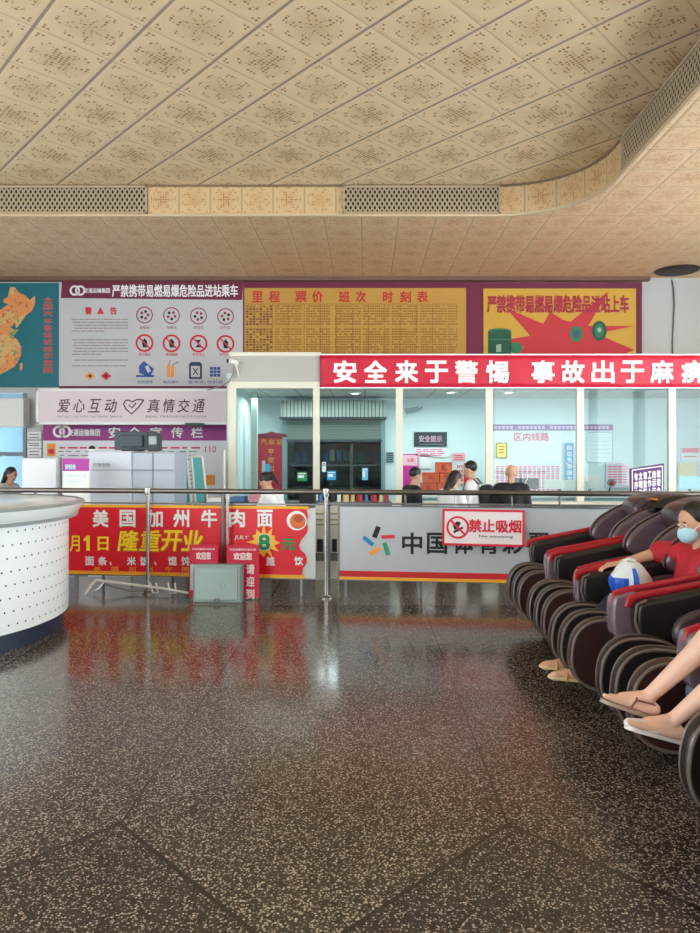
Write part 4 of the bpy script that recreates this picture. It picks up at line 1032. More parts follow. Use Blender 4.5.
rlet(w, '月', 68, 78, 536, 552, yb, bold=.02); poly3(w, [rp(84.6, 551), rp(84.6, 540.5), rp(81.8, 542), rp(81.8, 539.4), rp(85.4, 536), rp(88, 536), rp(88, 551)], yb, yb + .003); rlet(w, '日', 96, 107, 537, 551, yb, bold=.03)
obj('date_lettering', w, PRINT_YELLOW, nb2, local=True, smooth=0)
w = MB()
for s, c in zip('隆重开业', (127, 148.5, 170, 191)): rlet(w, s, c - 11, c + 10, 531, 552.5, yb - .001, bold=.065, slant=.15)
obj('opening_shadow', w, mat('gold_dark', (208, 104, 20), .5), nb2, local=True, smooth=0)
w = MB()
for s, c in zip('隆重开业', (126.5, 148, 169.5, 190.5)): rlet(w, s, c - 10.5, c + 9.5, 530.5, 551.5, yb - .003, bold=.022, slant=.15)
obj('opening_lettering', w, PRINT_YELLOW, nb2, local=True, smooth=0)
w = MB()
for s, c in zip('美国加州牛肉', (95.7, 113.6, 131, 148, 167.5, 184.5)): rlet(w, s, c - 3.5, c + 3.5, 567, 572.5, yb - .004, bold=.03)
obj('small_lettering', w, PRINT_ORANGE, nb2, local=True, smooth=0)
w = MB(); cx, cz = RX(263), RZ(543, 263); pts = []
for k in range(24):
    r_ = .17 if k % 2 == 0 else .10; r_ *= (1 + .2 * math.sin(k * 2.3)); pts.append((cx + r_ * math.cos(k * PI / 12), cz + r_ * math.sin(k * PI / 12)))
poly3(w, pts, yb, yb + .004); obj('starburst', w, mat('burst_yellow', (250, 196, 60), .5), nb2, local=True, smooth=0)
w = MB(); rlet(w, '8', 257, 270, 534, 551, yb - .008, bold=.07); obj('price_halo', w, PAPER, nb2, local=True, smooth=0)
w = MB(); rlet(w, '8', 257.5, 269.5, 534.5, 550.5, yb - .010, bold=.045); rlet(w, '元', 281, 295, 539, 550.5, yb - .004, bold=.05); obj('price_lettering', w, PRINT_GREEN, nb2, local=True, smooth=0)
w = MB(); discmb(w, RX(296), RZ(521, 297), yb, .10, 28, 0, 1.05); discmb(w, RX(297), RZ(521.5, 297), yb - .003, .078, 24, 1, 1.05); discmb(w, RX(298), RZ(519, 297), yb - .005, .04, 16, 2, 1.2)
obj('bowl_picture', w, [PAPER, mat('broth_orange', (226, 110, 50), .5), mat('meat_brown', (170, 80, 50), .5)], nb2, local=True, smooth=0)

# silver lottery banner
lb = thing('lottery_banner', 'silver banner with five coloured strokes, large black characters and a red base stripe', 'banner', RO, TH)
xa, xb = RX(339), RX(640)
obj('sheet', MB().box(xa, xb, .040, .050, ZB0, ZB1), mat('silver_banner', (186, 192, 198), .38, vary=.05, bscale=3, metal=.25), lb, local=True, smooth=0)
obj('red_stripe', MB().box(xa, xb, .034, .041, .215, .275), mat('stripe_red', (200, 30, 40), .5), lb, local=True, smooth=0)
obj('yellow_stripe', MB().box(xa, xb, .034, .041, .185, .213), mat('stripe_yellow', ()), lb, local=True, smooth=0)
obj('frame', MB().box(xa - .02, xa, .03, .06, ZB0, ZB1).box(xa, xb, .03, .06, ZB1, ZB1 + .012).box(xb, xb + .02, .03, .06, ZB0, ZB1), DSTEEL, lb, local=True, smooth=0)
w = MB()
for s, c in zip('中国体育彩票', (412, 437, 463, 489, 513, 539)): rlet(w, s, c - 10.2, c + 10.2, 533, 554.5, .034, bold=.028)
obj('lettering', w, PRINT_BLACK, lb, local=True, smooth=0)
w = MB()
def cap2(a, b, c, d, wd, mi):
    p = Vector(rp(a, b)); q = Vector(rp(c, d)); dr_ = (q - p).normalized(); n_ = Vector((-dr_.y, dr_.x)) * wd / 2
    poly3(w, [tuple(p + n_), tuple(q + n_), tuple(q - n_), tuple(p - n_)], .032, .038, mi)
cap2(378.2, 527, 374, 538, .050, 0); cap2(381, 537.5, 394.5, 537, .036, 1); cap2(384, 543, 388, 555.5, .042, 2); cap2(379.5, 548.5, 369.5, 554.5, .044, 3); cap2(373, 545.5, 363, 537.5, .042, 4)
obj('emblem', w, [PRINT_BLACK, mat('logo_red', (210, 50, 70), .5), mat('logo_green', (40, 150, 110), .5), mat('logo_orange', (234, 160, 60), .5), mat('logo_blue', (30, 130, 190), .5)], lb, local=True, smooth=0)
for k, a in enumerate((352, 422, 500, 575)):
    pass
# legs that carry the banner frames
bf = thing('banner_stand', 'thin grey feet and floor bar of the banner frame under the silver banner', 'stand', RO, TH)
for px in (345, 421, 520): obj('leg', MB().box(RX(px) - .012, RX(px) + .012, .06, .08, .0, .9), DSTEEL, bf, local=True, smooth=0)
for px in (100, 170, 240, 300): obj('leg', MB().box(RX(px) - .012, RX(px) + .012, .065, .085, .0, .9), DSTEEL, bf, local=True, smooth=0)
obj('crossbar', MB().box(RX(60), RX(560), .065, .085, .17, .185), DSTEEL, bf, local=True, smooth=0)
# no smoking sign
NY = -.03
ns = thing('no_smoking_sign', 'red bordered no smoking sign hung over the silver lottery banner', 'sign', RM @ Vector((RX(483), NY, 0)), TH)
ns.location.z = RZ(527.5, 483)
hw = (RX(524) - RX(442)) / 2; hh = (RZ(509, 483) - RZ(545.5, 483)) / 2; TR = Matrix.Rotation(.008, 4, 'Y')
obj('panel', MB().box(-hw, hw, 0, .012, -hh, hh, M=TR), mat('sign_pale', (232, 222, 226), .4), ns, local=True, smooth=0, bevel=.004)
w = MB()
for A in ((-hw, hw, hh - .022, hh), (-hw, hw, -hh, -hh + .022), (-hw, -hw + .022, -hh, hh), (hw - .022, hw, -hh, hh)): w.box(A[0], A[1], -.003, .001, A[2], A[3], M=TR)
obj('border', w, PRINT_RED, ns, local=True, smooth=0)
w = MB(); cx = -hw * .62; ringmb(w, cx, 0, -.005, .092, .112, 32, M=TR); barmb(w, cx - .07, .07, cx + .07, -.07, .020, -.007, M=TR)
letters(w, '禁止吸烟', -.14, hw * .92, -.045, .085, -.004, bold=.03, M=TR)
obj('lettering', w, PRINT_RED, ns, local=True, smooth=0)
w = MB(); letters(w, 'No smoking', -.04, hw * .72, -.10, -.07, -.004, bold=.01, M=TR)
barmb(w, cx - .04, -.05, cx + .05, .0, .022, -.004, M=TR); polymb(w, [(cx - .05, .02), (cx - .01, .06), (cx + .03, .05), (cx + .01, .0), (cx - .03, -.03)], -.0045, 0, M=TR)
obj('black_print', w, PRINT_BLACK, ns, local=True, smooth=0)
obj('hook', MB().tube([(-hw * .7, .008, hh), (-hw * .7, .03, .36)], .004, 6).tube([(hw * .7, .008, hh), (hw * .7, .03, .36)], .004, 6), DSTEEL, ns, local=True)

# red A-board signs with the metal box in front
def aboard(px0, px1, top, label, col, M3, seq):
    Y = 7.0; t = thing('floor_sign', label, 'sign', (PX((px0 + px1) / 2, Y), Y, 0), -.02, 'small red floor signs by the stanchion')
    wd = (px1 - px0) / 2 * Y / F; h = PZ(top, Y)
    obj('panel', MB().box(-wd, wd, 0, .012, .02, h), mat('sign_crimson', (206, 22, 66), .45), t, local=True, smooth=0, bevel=.004)
    obj('prop', MB().box(-wd + .02, -wd + .035, .012, .05, .0, h - .08).box(wd - .035, wd - .02, .012, .05, .0, h - .08), DSTEEL, t, local=True, smooth=0)
    w = MB(); letters(w, '车站温馨提示您注意', -wd + .03, wd - .03, h - .055, h - .035, -.003, bold=.02); letters(w, '欢迎您', -wd + .07, wd - .07, h - .15, h - .075, -.003, bold=.04)
    for k, ch in enumerate(seq): letters(w, ch, wd - .13, wd - .045, h - .29 - k * .125, h - .19 - k * .125, -.003, bold=.03)
    obj('lettering', w, mat('sign_cream', (244, 222, 222), .5), t, local=True, smooth=0)
aboard(189, 218, 544.5, 'small red floor sign with white characters, half hidden by the grey metal box', RED, None, '请勿')
aboard(226.5, 259, 545, 'small red floor sign with a column of white characters, beside the grey metal box', RED, None, '请迎到')
YM = 6.88
t = thing('metal_box', 'grey green metal cabinet box standing on the floor before the red signs', 'box', (PX(217.5, YM), YM, 0), -.04)
bw = 24.5 * YM / F
MG = mat('box_greygreen', (134, 152, 146), .42, metal=.3, vary=.08, bscale=8)
obj('body', MB().box(-bw, bw, -.02, .09, .0, .375, M=Matrix.Rotation(-.05, 4, 'X')), MG, t, local=True, smooth=0, bevel=.008)
obj('door', MB().box(-bw + .02, bw - .035, -.035, -.02, .025, .345, M=Matrix.Rotation(-.05, 4, 'X')), mat('box_door', (140, 160, 152), .38, metal=.3, vary=.08, bscale=6), t, local=True, smooth=0, bevel=.005)
obj('rim', MB().box(bw - .03, bw - .018, -.028, -.018, .02, .35).box(-bw - .03, -bw + .01, .0, .04, .12, .372), mat('box_rim', (176, 192, 186), .4), t, local=True, smooth=0)
obj('latch', MB().tube([(-.02, -.05, .02), (-.01, -.055, .045), (.02, -.055, .05), (.03, -.05, .02)], .007, 8), DSTEEL, t, local=True)
obj('engraved_mark', MB().box(.04, .043, -.037, -.034, .14, .20).box(.04, .07, -.037, -.034, .137, .14).box(.08, .083, -.037, -.034, .15, .19), DSTEEL, t, local=True, smooth=0)
# collapsed white folding frame
t = thing('folding_frame', 'collapsed white tubular frame lying on the floor under the noodle banner', 'frame', (PX(130, 7.35), 7.35, 0))
def fp(px, py, Y): return (PX(px, Y), Y, max(.014, PZ(py, Y)))
obj('long_tube', MB().tube([fp(96, 580, 7.3), fp(120, 583, 7.25), fp(160, 588, 7.15), fp(188, 593, 7.05)], .013, 8), WHITE, t)
obj('leg', MB().tube([fp(96, 580, 7.3), fp(91, 585, 7.2), fp(85, 594, 7.05)], .013, 8), WHITE, t)
obj('leg', MB().tube([fp(104, 582, 7.35), fp(99, 588, 7.3), fp(93, 592, 7.28)], .011, 8), STEEL, t)
obj('brace', MB().tube([fp(104, 584, 7.35), fp(130, 591, 7.3), fp(175, 589, 7.3)], .009, 8), STEEL, t)
obj('bracket', MB().tube([fp(150, 583, 7.25), fp(153, 593, 7.2), fp(158, 593, 7.2), fp(156, 583, 7.25)], .009, 8).tube([fp(168, 583, 7.25), fp(170, 593, 7.2), fp(176, 593, 7.2), fp(175, 583, 7.25)], .009, 8), WHITE, t)

# ---------------------------------------------------------------- round white desk
CX, CY, R0 = -3.77, 5.65, 1.27
R0 = 1.27
rd = thing('round_desk', 'round white perforated information desk with a flared rim and dark plinth', 'desk', (CX, CY, 0))
WD = mat('desk_white', (238, 246, 247), .28, coat=.3, vary=.02, bscale=2)
obj('drum', MB().lathe([(R0 - .02, .13), (R0, .14), (R0, .93), (R0 - .02, .94)], n=96), WD, rd, local=True)
obj('plinth', MB().lathe([(R0 - .04, 0), (R0 - .035, .14), (0, .14)], n=96), mat('plinth_navy', (34, 46, 66), .4), rd, local=True)
obj('rim', MB().lathe([(R0 + .0, .93), (R0 + .05, .935), (R0 + .075, .96), (R0 + .125, 1.04), (R0 + .13, 1.055), (R0 + .10, 1.062), (0, 1.062)], n=96), mat('rim_white', (240, 248, 248), .22, coat=.4), rd, local=True)
obj('edge_bead', MB().lathe([(R0 + .045, .925), (R0 + .072, .93), (R0 + .08, .955), (R0 + .06, .957), (R0 + .04, .94)], n=96), mat('bead_grey', (150, 158, 158), .4), rd, local=True)
obj('top_edge', MB().lathe([(R0 + .127, 1.043), (R0 + .134, 1.050), (R0 + .122, 1.064), (R0 + .08, 1.066)], n=96), mat('bead_grey', ()), rd, local=True)
hp_ = MB()
for row in range(8):
    for k in range(104):
        a = 2 * PI * (k + (row % 2) * .5) / 104 + row * .004; z = .20 + row * .098
        c = Vector((R0 * math.cos(a), R0 * math.sin(a), z)); n_ = Vector((math.cos(a), math.sin(a), 0)); s_ = Vector((-math.sin(a), math.cos(a), 0))
        hp_.add([c + n_ * .0015 + s_ * (.0078 * math.cos(q * PI / 4)) + Vector((0, 0, .0078 * math.sin(q * PI / 4))) for q in range(8)], [tuple(range(8))])
obj('perforation', hp_, mat('hole_dark', (52, 58, 62), .6), rd, local=True, smooth=0)

# ---------------------------------------------------------------- massage chairs
LD = mat('leather_black', (26, 21, 22), .36, bump=.25, bscale=140, vary=.15)
LB = mat('leather_brown', (52, 28, 28), .34, bump=.25, bscale=120, vary=.12)
LP = mat('leather_plum', (66, 50, 56), .30, bump=.15, bscale=120, vary=.1)
LW = mat('leather_brown_sheen', (98, 80, 90), .27, coat=.25, bump=.15, bscale=120, vary=.1)  # brown leather of the wings, its grey-purple light sheen painted in
LR = mat('leather_red', (164, 20, 36), .34, bump=.15, bscale=120)
SHG = mat('shell_gloss', (112, 94, 106), .24, coat=.5)
SHB = mat('shell_blue_reflection', (92, 112, 134), .3, coat=.3)  # bluish reflection under the arm nose, put into the colour
PIP = mat('piping_taupe', (106, 92, 86), .3, coat=.2)
PNV = mat('leather_navy', (24, 26, 40), .4, bump=.2, bscale=140)
def superell(cx, cz, a, b, n, N=40, tilt=0.0):
    out = []
    for i in range(N):
        t = 2 * PI * i / N; c, s = math.cos(t), math.sin(t)
        x = a * math.copysign(abs(c) ** (2 / n), c); z = b * math.copysign(abs(s) ** (2 / n), s)
        out.append((cx + x * math.cos(tilt) - z * math.sin(tilt), cz + x * math.sin(tilt) + z * math.cos(tilt)))
    return out
def make_chair(label):
    t = thing('massage_chair', label, 'massage chair', (0, 0, 0), 0, 'massage chairs in a row')
    L = dict(local=True)
    obj('base', MB().slab(smooth_closed([(.34, .02), (1.30, .02), (1.42, .30), (1.25, .46), (.40, .40), (.30, .2)]), -.30, .30, .03), LD, t, **L)
    obj('foot_plate', MB().slab(smooth_closed([(.12, .20), (.40, .14), (.46, .34), (.40, .50), (.34, .26), (.12, .24)], 1), -.20, .20, .015), PNV, t, **L)
    ov = superell(.225, .335, .225, .205, 2.5, 44, -.10)
    for k, (v, m1) in enumerate(((-.205, LB), (0.0, LD), (.205, LD))):
        cw = obj('calf_wall', MB().slab(ov, v - .036, v + .036, .022), m1, t, **L)
        sm = superell(.225, .335, .216, .196, 2.5, 44, -.10)
        pb_ = MB().tube([(a, v - .0335, b) for a, b in sm], .0085, 8, closed=True).tube([(a, v + .0335, b) for a, b in sm], .0085, 8, closed=True)
        obj('piping', pb_, PIP, cw, **L)
    prof = smooth_closed([(.235, .50), (.215, .60), (.225, .690), (.27, .705), (.45, .74), (.75, .80), (1.0, .845), (1.2, .86), (1.30, .78), (1.30, .45), (1.25, .10), (.60, .08), (.46, .16), (.44, .40), (.36, .47)], 2)
    for sg in (-1, 1):
        a = obj('arm', MB().slab(prof, *(sorted((sg * .255, sg * .37))), .03), LD, t, **L)
        v0 = sg * .3125
        # glossy nose of the arm
        nose = smooth_closed([(.195, .47), (.185, .58), (.195, .685), (.23, .70), (.36, .725), (.36, .46), (.25, .45)], 2)
        if sg < 0: obj('nose', MB().slab(nose, v0 - .060, v0 + .060, .02), SHG, a, **L)
        else: obj('edge_piping', MB().tube([(.36, v0 - .052, .48), (.25, v0 - .052, .50), (.212, v0 - .052, .60), (.222, v0 - .052, .685), (.27, v0 - .052, .706)], .007, 8), PIP, a, **L)
        ft = smooth_closed([(.225, .38), (.215, .44), (.24, .48), (.34, .48), (.36, .40), (.32, .35)], 2)
        if sg < 0: obj('nose_foot', MB().slab(ft, v0 - .048, v0 + .048, .025), SHB, a, **L)
        # red piping strip along the crest
        cr = [(.200, .660), (.215, .700), (.27, .718), (.45, .752), (.75, .812), (1.0, .856), (1.12, .866)]
        tr = MB()
        tr.tube([(x, v0 + sg * .022, z - .005) for x, z in cr], [.016, .026, .025, .023, .021, .018, .010], 12, flat=.45)
        obj('red_trim', tr, LR, a, smooth=60, **L)
        pad = smooth_closed([(.32, .715), (.48, .752), (.75, .806), (1.0, .852), (1.0, .83), (.5, .72), (.32, .69)], 1)
        # inner lining that bulges towards the sitter
        ln = smooth_closed([(.36, .50), (.40, .66), (.75, .72), (1.05, .76), (1.05, .46), (.5, .42)], 2)
        obj('lining', MB().slab(ln, v0 - sg * .115 - .03, v0 - sg * .115 + .03, .028), LP, a, **L)
    obj('seat', MB().slab(smooth_closed([(.34, .36), (.32, .43), (.38, .475), (.60, .465), (.95, .44), (1.0, .34), (.5, .30)], 2), -.235, .235, .04), LB, t, **L)
    obj('seat_panel', MB().slab(smooth_closed([(.40, .46), (.42, .49), (.60, .48), (.88, .455), (.88, .43), (.5, .44)], 2), -.15, .15, .02), LP, t, **L)
    back = smooth_closed([(.86, .44), (.96, .68), (1.05, .90), (1.14, 1.03), (1.26, 1.10), (1.40, 1.09), (1.50, .98), (1.48, .7), (1.38, .35), (1.1, .30)], 2)
    obj('backrest', MB().slab(back, -.27, .27, .06), LD, t, **L)
    obj('back_pad', MB().slab(smooth_closed([(.84, .48), (.90, .66), (1.0, .90), (1.06, .92), (1.02, .7), (.92, .46)], 2), -.16, .16, .03), LB, t, **L)
    wing = smooth_closed([(.70, .80), (.72, .74), (.80, .71), (.95, .72), (1.12, .80), (1.20, .95), (1.18, 1.05), (1.05, 1.06), (.90, 1.0), (.76, .91)], 2)
    for sg in (-1, 1):
        wg = obj('side_wing', MB().slab(wing, *(sorted((sg * .185, sg * .285))), .045), LW, t, **L)
        cxw = sum(p[0] for p in wing) / len(wing); czw = sum(p[1] for p in wing) / len(wing)
        wl = [(cxw + (p[0] - cxw) * .985, czw + (p[1] - czw) * .985) for p in wing]
        obj('piping', MB().tube([(a, sg * .235 - .030, b) for a, b in wl], .006, 8, closed=True), LB, wg, **L)
    hood = smooth_closed([(1.00, .99), (1.0, 1.04), (1.08, 1.10), (1.20, 1.14), (1.36, 1.145), (1.48, 1.07), (1.50, .96), (1.30, .98)], 2)
    obj('hood', MB().slab(hood, -.32, .32, .05), LD, t, **L)
    obj('head_pillow', MB().slab(smooth_closed([(.97, .92), (.93, 1.0), (.96, 1.09), (1.06, 1.13), (1.12, 1.05), (1.05, .94)], 2), -.15, .15, .045), LP, t, **L)
    obj('badge', MB().ell((1.07, -.22, 1.10), (.03, .035, .012)), mat('badge_amber', (190, 110, 40), .4), t, **L)
    obj('caster', MB().tube([(.5, -.28, .02), (.5, -.22, .02)], .02, 12).tube([(1.2, -.28, .02), (1.2, -.22, .02)], .02, 12).tube([(.5, .22, .02), (.5, .28, .02)], .02, 12).tube([(1.2, .22, .02), (1.2, .28, .02)], .02, 12), BLACK, t, **L)
    return t
XCH = 1.15
chair = make_chair('black and brown massage chair, the empty one next to the steel railing')
chair.location = (1.20, 5.72, 0)
for XCH, y, lab in ((1.19, 4.92, 'black and brown empty massage chair, second from the railing'),
               (1.14, 4.12, 'black and brown massage chair in which the masked person in red sits'),
               (1.17, 3.32, 'black and brown empty massage chair between the masked sitter and the bare crossed legs'),
               (1.15, 2.33, 'black and brown massage chair cut by the picture edge, under the bare crossed legs')):
    dup(chair, (XCH, y, 0), 0, lab)
# ---------------------------------------------------------------- people
SK = mat('skin', (206, 158, 132), .55, bump=.05, bscale=60, vary=.06)
SKL = mat('skin_pale', (226, 184, 164), .5, bump=.05, bscale=60, vary=.05)
HAIR = mat('hair_black', (22, 18, 18), .4, bump=.5, bscale=200)
SHW = mat('shirt_white', (232, 236, 240), .8, bump=.3, bscale=30)
SHK = mat('shirt_black', (24, 26, 34), .8, bump=.3, bscale=30)
SHR = mat('shirt_red', (176, 26, 44), .75, bump=.4, bscale=26, vary=.1)
TRN = mat('trousers_navy', (22, 26, 46), .8, bump=.3, bscale=30)
TRD = mat('trousers_dark', (38, 40, 48), .8, bump=.3, bscale=30)
SHOE = mat('shoe_dark', (40, 36, 36), .6)

def fuse(name, prims, m, parent, voxel=.012, it=4, floor=None):
    """unite capsules and ellipsoids into one continuous smooth skin"""
    mb = MB()
    for p in prims:
        if p[0] == 'c': mb.cap(p[1], p[2], p[3], p[4])
        else: mb.ell(p[1], p[2], p[3] if len(p) > 3 else None)
    o = obj(name, mb, m, parent, local=True, smooth=180)
    r = o.modifiers.new('r', 'REMESH'); r.mode = 'VOXEL'; r.voxel_size = voxel; r.use_smooth_shade = True
    s = o.modifiers.new('s', 'SMOOTH'); s.factor = .5; s.iterations = it
    bpy.context.view_layer.update()
    me = bpy.data.meshes.new_from_object(o.evaluated_get(bpy.context.evaluated_depsgraph_get()))
    o.modifiers.clear(); old = o.data; o.data = me; bpy.data.meshes.remove(old); me.name = name
    for p in me.polygons: p.use_smooth = True
    if not me.materials: me.materials.append(m)
    return o
V = Vector
def hand(P, w, d, n, side, s=1.0, curl=.5, thumb=1):
    """w wrist, d pointing direction, n palm normal, side = towards the thumb"""
    d = V(d).normalized(); n = (V(n) - d * V(n).dot(d)).normalized(); u = d.cross(n).normalized() * thumb
    w = V(w); pal = w + d * .05 * s
    for k in (-1.5, -.5, .5, 1.5): P.append(('c', w + d * .01 * s + u * k * .010 * s, w + d * .088 * s + u * k * .021 * s, .017 * s, .013 * s))
    for k, L in ((1.5, .068), (.5, .078), (-.5, .073), (-1.5, .058)):
        b = w + d * .088 * s + u * k * .021 * s; dd = (d + u * k * .05).normalized()
        ang = 0; p = b
        for j, f in enumerate((.45, .32, .23)):
            ang += curl * (.5 if j == 0 else .7); q = p + (dd * math.cos(ang) + n * math.sin(ang)) * L * f * s * 1.1
            P.append(('c', p, q, (.0092 - j * .0007) * s, (.0086 - j * .0008) * s)); p = q
    b = w + d * .025 * s + u * .030 * s; q = b + (d * .6 + u * .75 + n * .25).normalized() * .036 * s; r = q + (d * .85 + u * .35 + n * .35).normalized() * .032 * s
    P.append(('c', b, q, .0135 * s, .011 * s)); P.append(('c', q, r, .0105 * s, .009 * s))
def head(P, c, f, up, s=1.0):
    """skull, jaw, nose, ears; f = facing direction"""
    f = V(f).normalized(); up = V(up); up = (up - f * up.dot(f)).normalized(); r = f.cross(up).normalized(); c = V(c)
    M = Matrix((( r.x, f.x, up.x), (r.y, f.y, up.y), (r.z, f.z, up.z))).to_4x4()
    P.append(('e', c + up * .025 * s - f * .008 * s, (.074 * s, .093 * s, .092 * s), M))
    P.append(('e', c - up * .035 * s + f * .022 * s, (.056 * s, .062 * s, .072 * s), M))
    P.append(('c', c + f * .083 * s + up * .012 * s, c + f * .099 * s - up * .020 * s, .008 * s, .013 * s))
    P.append(('c', c + f * .078 * s - up * .052 * s + r * .016 * s, c + f * .078 * s - up * .052 * s - r * .016 * s, .009 * s, .009 * s))
    P.append(('e', c + f * .068 * s - up * .088 * s, (.022 * s, .018 * s, .018 * s), M))
    for q in (-1, 1): P.append(('e', c + r * q * .076 * s - f * .002 * s - up * .01 * s, (.010 * s, .018 * s, .030 * s), M))
    return M, r, f, up
def face_marks(root, body, c, M, r, f, up, s=1.0, brow=True):
    w = MB(); d = MB(); c = V(c)
    for q in (-1, 1):
        e = c + f * .080 * s + up * .016 * s + r * q * .031 * s
        w.ell(e, (.013 * s, .009 * s, .007 * s), M, 12, 8); d.ell(e + f * .006 * s, (.006 * s, .005 * s, .006 * s), M, 10, 6)
        d.tube([e + up * .020 * s - r * .015 * s + f * .004 * s, e + up * .024 * s + f * .006 * s, e + up * .019 * s + r * .015 * s + f * .002 * s], .0035 * s, 6)
    obj('eye', w, mat('eye_white', (230, 226, 220), .3), body, local=True); obj('pupil', d, mat('eye_dark', (30, 22, 20), .3), body, local=True)
    l = MB(); l.tube([c + f * .086 * s - up * .052 * s - r * .02 * s, c + f * .089 * s - up * .051 * s, c + f * .086 * s - up * .052 * s + r * .02 * s], .004 * s, 6)
    obj('mouth', l, mat('lip', (160, 84, 80), .5), body, local=True)
def scale_p(P, k, add):
    return [(('c', a[1], a[2], a[3] * k + add, a[4] * k + add) if a[0] == 'c' else ('e', a[1], tuple(q * k + add for q in a[2])) + tuple(a[3:])) for a in P]

def stander(label, x, y, rz, st, lean, armL, armR, shirt, trous, hair='short', group='people waiting behind the railing', skin=SK, pack=False, z=ZL, headpitch=0.0, cat='person', seated=False):
    """armL/armR: (elbow, wrist) in shoulder-relative metres. Faces -y before turning by rz."""
    t = thing('person', label, cat, (x, y, z), rz, group)
    s = st / 1.70; H = .92 * s if not seated else .46
    Lm = Matrix.Translation((0, 0, H)) @ Matrix.Rotation(lean, 4, 'X') @ Matrix.Translation((0, 0, -H))
    U = lambda a, b, c: Lm @ V((a * s, b * s, H + (c - .92) * s))
    P = []; T = []; B = []
    pel = ('e', V((0, .01, H + .03 * s)), (.155 * s, .11 * s, .12 * s)); P.append(pel); B.append(pel)
    tor = [('c', U(-.05, 0, 1.0), U(-.07, 0, 1.33), .105 * s, .10 * s), ('c', U(.05, 0, 1.0), U(.07, 0, 1.33), .105 * s, .10 * s), ('c', U(-.14, .01, 1.385), U(.14, .01, 1.385), .06 * s, .06 * s)]
    P += tor; T += tor
    P.append(('c', U(0, .01, 1.38), U(0, -.01, 1.50), .055 * s, .048 * s))
    hc = U(0, -.025, 1.585); fd = Lm.to_3x3() @ V((0, -math.cos(headpitch), -math.sin(headpitch))); ud = Lm.to_3x3() @ V((0, -math.sin(headpitch), math.cos(headpitch)))
    if lean < -.0: pass
    HM = head(P, hc, fd, ud, s)
    for q, arm in ((-1, armR), (1, armL)):
        sh = U(.185 * q, .01, 1.375); el = sh + V(arm[0]) * s; wr = sh + V(arm[1]) * s
        P.append(('c', sh, el, .050 * s, .040 * s)); P.append(('c', el, wr, .040 * s, .027 * s))
        T.append(('c', sh, sh + (el - sh) * .85, .056 * s, .052 * s))
        hand(P, wr, (wr - el), V((0, 0, -1)) if abs((wr - el).normalized().z) < .8 else V((-q, 0, 0)), None, s, .5, thumb=q)
    F_ = MB()
    shoes = []
    for q in (-1, 1):
        hp1 = V((.085 * q * s, .01, H - .02 * s))
        if seated: kn = V((.11 * q, -.42, .48)); an = V((.11 * q, -.44, .09))
        else: kn = V((.095 * q * s, -.015, .50 * s)); an = V((.10 * q * s, .02, .085 * s))
        to = an + V((0.01 * q, -.15 * s, -.045 * s))
        Lg = [('c', hp1, kn, .085 * s, .058 * s), ('c', kn, an, .056 * s, .036 * s)]
        P += Lg; B += Lg; P.append(('c', an + V((0, .02, -.04)), to, .036 * s, .028 * s)); shoes.append(('c', an + V((0, .025, -.042)), to + V((0, -.01, 0)), .042 * s, .034 * s))
    body = fuse('body', P, skin, t, .013, 3)
    fuse('shirt', scale_p(T, 1.06, .006), shirt, t, .016, 4)
    fuse('trousers', scale_p(B, 1.05, .008), trous, t, .016, 4)
    fuse('shoes', shoes, SHOE, t, .014, 3)
    c = V(hc); M, r, f, up = HM
    h = [('e', c + up * .040 * s - f * .022 * s, (.082 * s, .092 * s, .092 * s), M)]
    if hair == 'ponytail': h += [('e', c + up * .03 * s - f * .115 * s, (.045 * s, .04 * s, .05 * s), M), ('c', c - f * .12 * s, c - f * .13 * s - up * .13 * s, .035 * s, .015 * s)]
    if hair == 'long': h += [('e', c - f * .05 * s - up * .05 * s, (.085 * s, .06 * s, .12 * s), M), ('c', c - f * .07 * s, c - f * .08 * s - up * .20 * s, .06 * s, .04 * s)]
    if hair != 'bald': fuse('hair', h, HAIR, t, .011, 3)
    face_marks(t, body, hc, M, r, f, up, s)
    if pack:
        b = MB(); b.slab(superell(.20 * s, 1.16 * s, .09 * s, .21 * s, 3, 32), -.14 * s, .14 * s, .04)
        b.xf(Lm @ Matrix.Translation((0, .0, H - .92 * s)) @ Matrix.Rotation(PI / 2, 4, 'Z') )
        bp_ = obj('backpack', b, mat('pack_black', (28, 28, 32), .7, bump=.3), t, local=True)
        st_ = MB()
        for q in (-1, 1): st_.tube([U(.09 * q, .12, 1.38), U(.11 * q, .05, 1.455), U(.12 * q, -.06, 1.41), U(.13 * q, -.115, 1.28), U(.14 * q, -.08, 1.08), U(.12 * q, .12, 1.0)], .014, 8)
        obj('strap', st_, mat('strap_grey', (90, 92, 96), .7), bp_, local=True)
    return t
G2 = 'people at the office counter'
# facing: rz 0 looks to the camera; pi looks to the office
stander('woman in a white blouse with dark hair tied back, leaning at the dark front desk', PX(281, 8.62), 8.62, -PI * .62, 1.60, .30, ((.02, -.12, -.24), (.0, -.36, -.26)), ((-.02, -.12, -.24), (.0, -.36, -.26)), SHW, TRD, 'ponytail', G2, headpitch=.35)
stander('boy in a black shirt in front of the pink poster', PX(409, 9.6), 9.6, PI * .62, 1.62, .12, ((.04, .0, -.27), (.03, -.22, -.30)), ((-.04, .0, -.27), (-.03, -.22, -.30)), SHK, TRD, 'short', G2, headpitch=.2)
stander('woman with bushy dark hair and white top in front of the orange cartons', PX(446, 8.95), 8.95, PI * .70, 1.60, .22, ((.05, -.05, -.26), (.04, -.28, -.24)), ((-.05, -.05, -.26), (-.04, -.28, -.24)), SHW, TRD, 'long', G2, headpitch=.3)
stander('man in a white shirt with a black backpack beside the mullion', PX(474, 9.8), 9.8, -PI * .62, 1.70, .05, ((.05, -.02, -.27), (.03, -.25, -.24)), ((-.05, -.02, -.27), (-.03, -.25, -.24)), SHW, TRD, 'short', G2, pack=True, headpitch=.15)
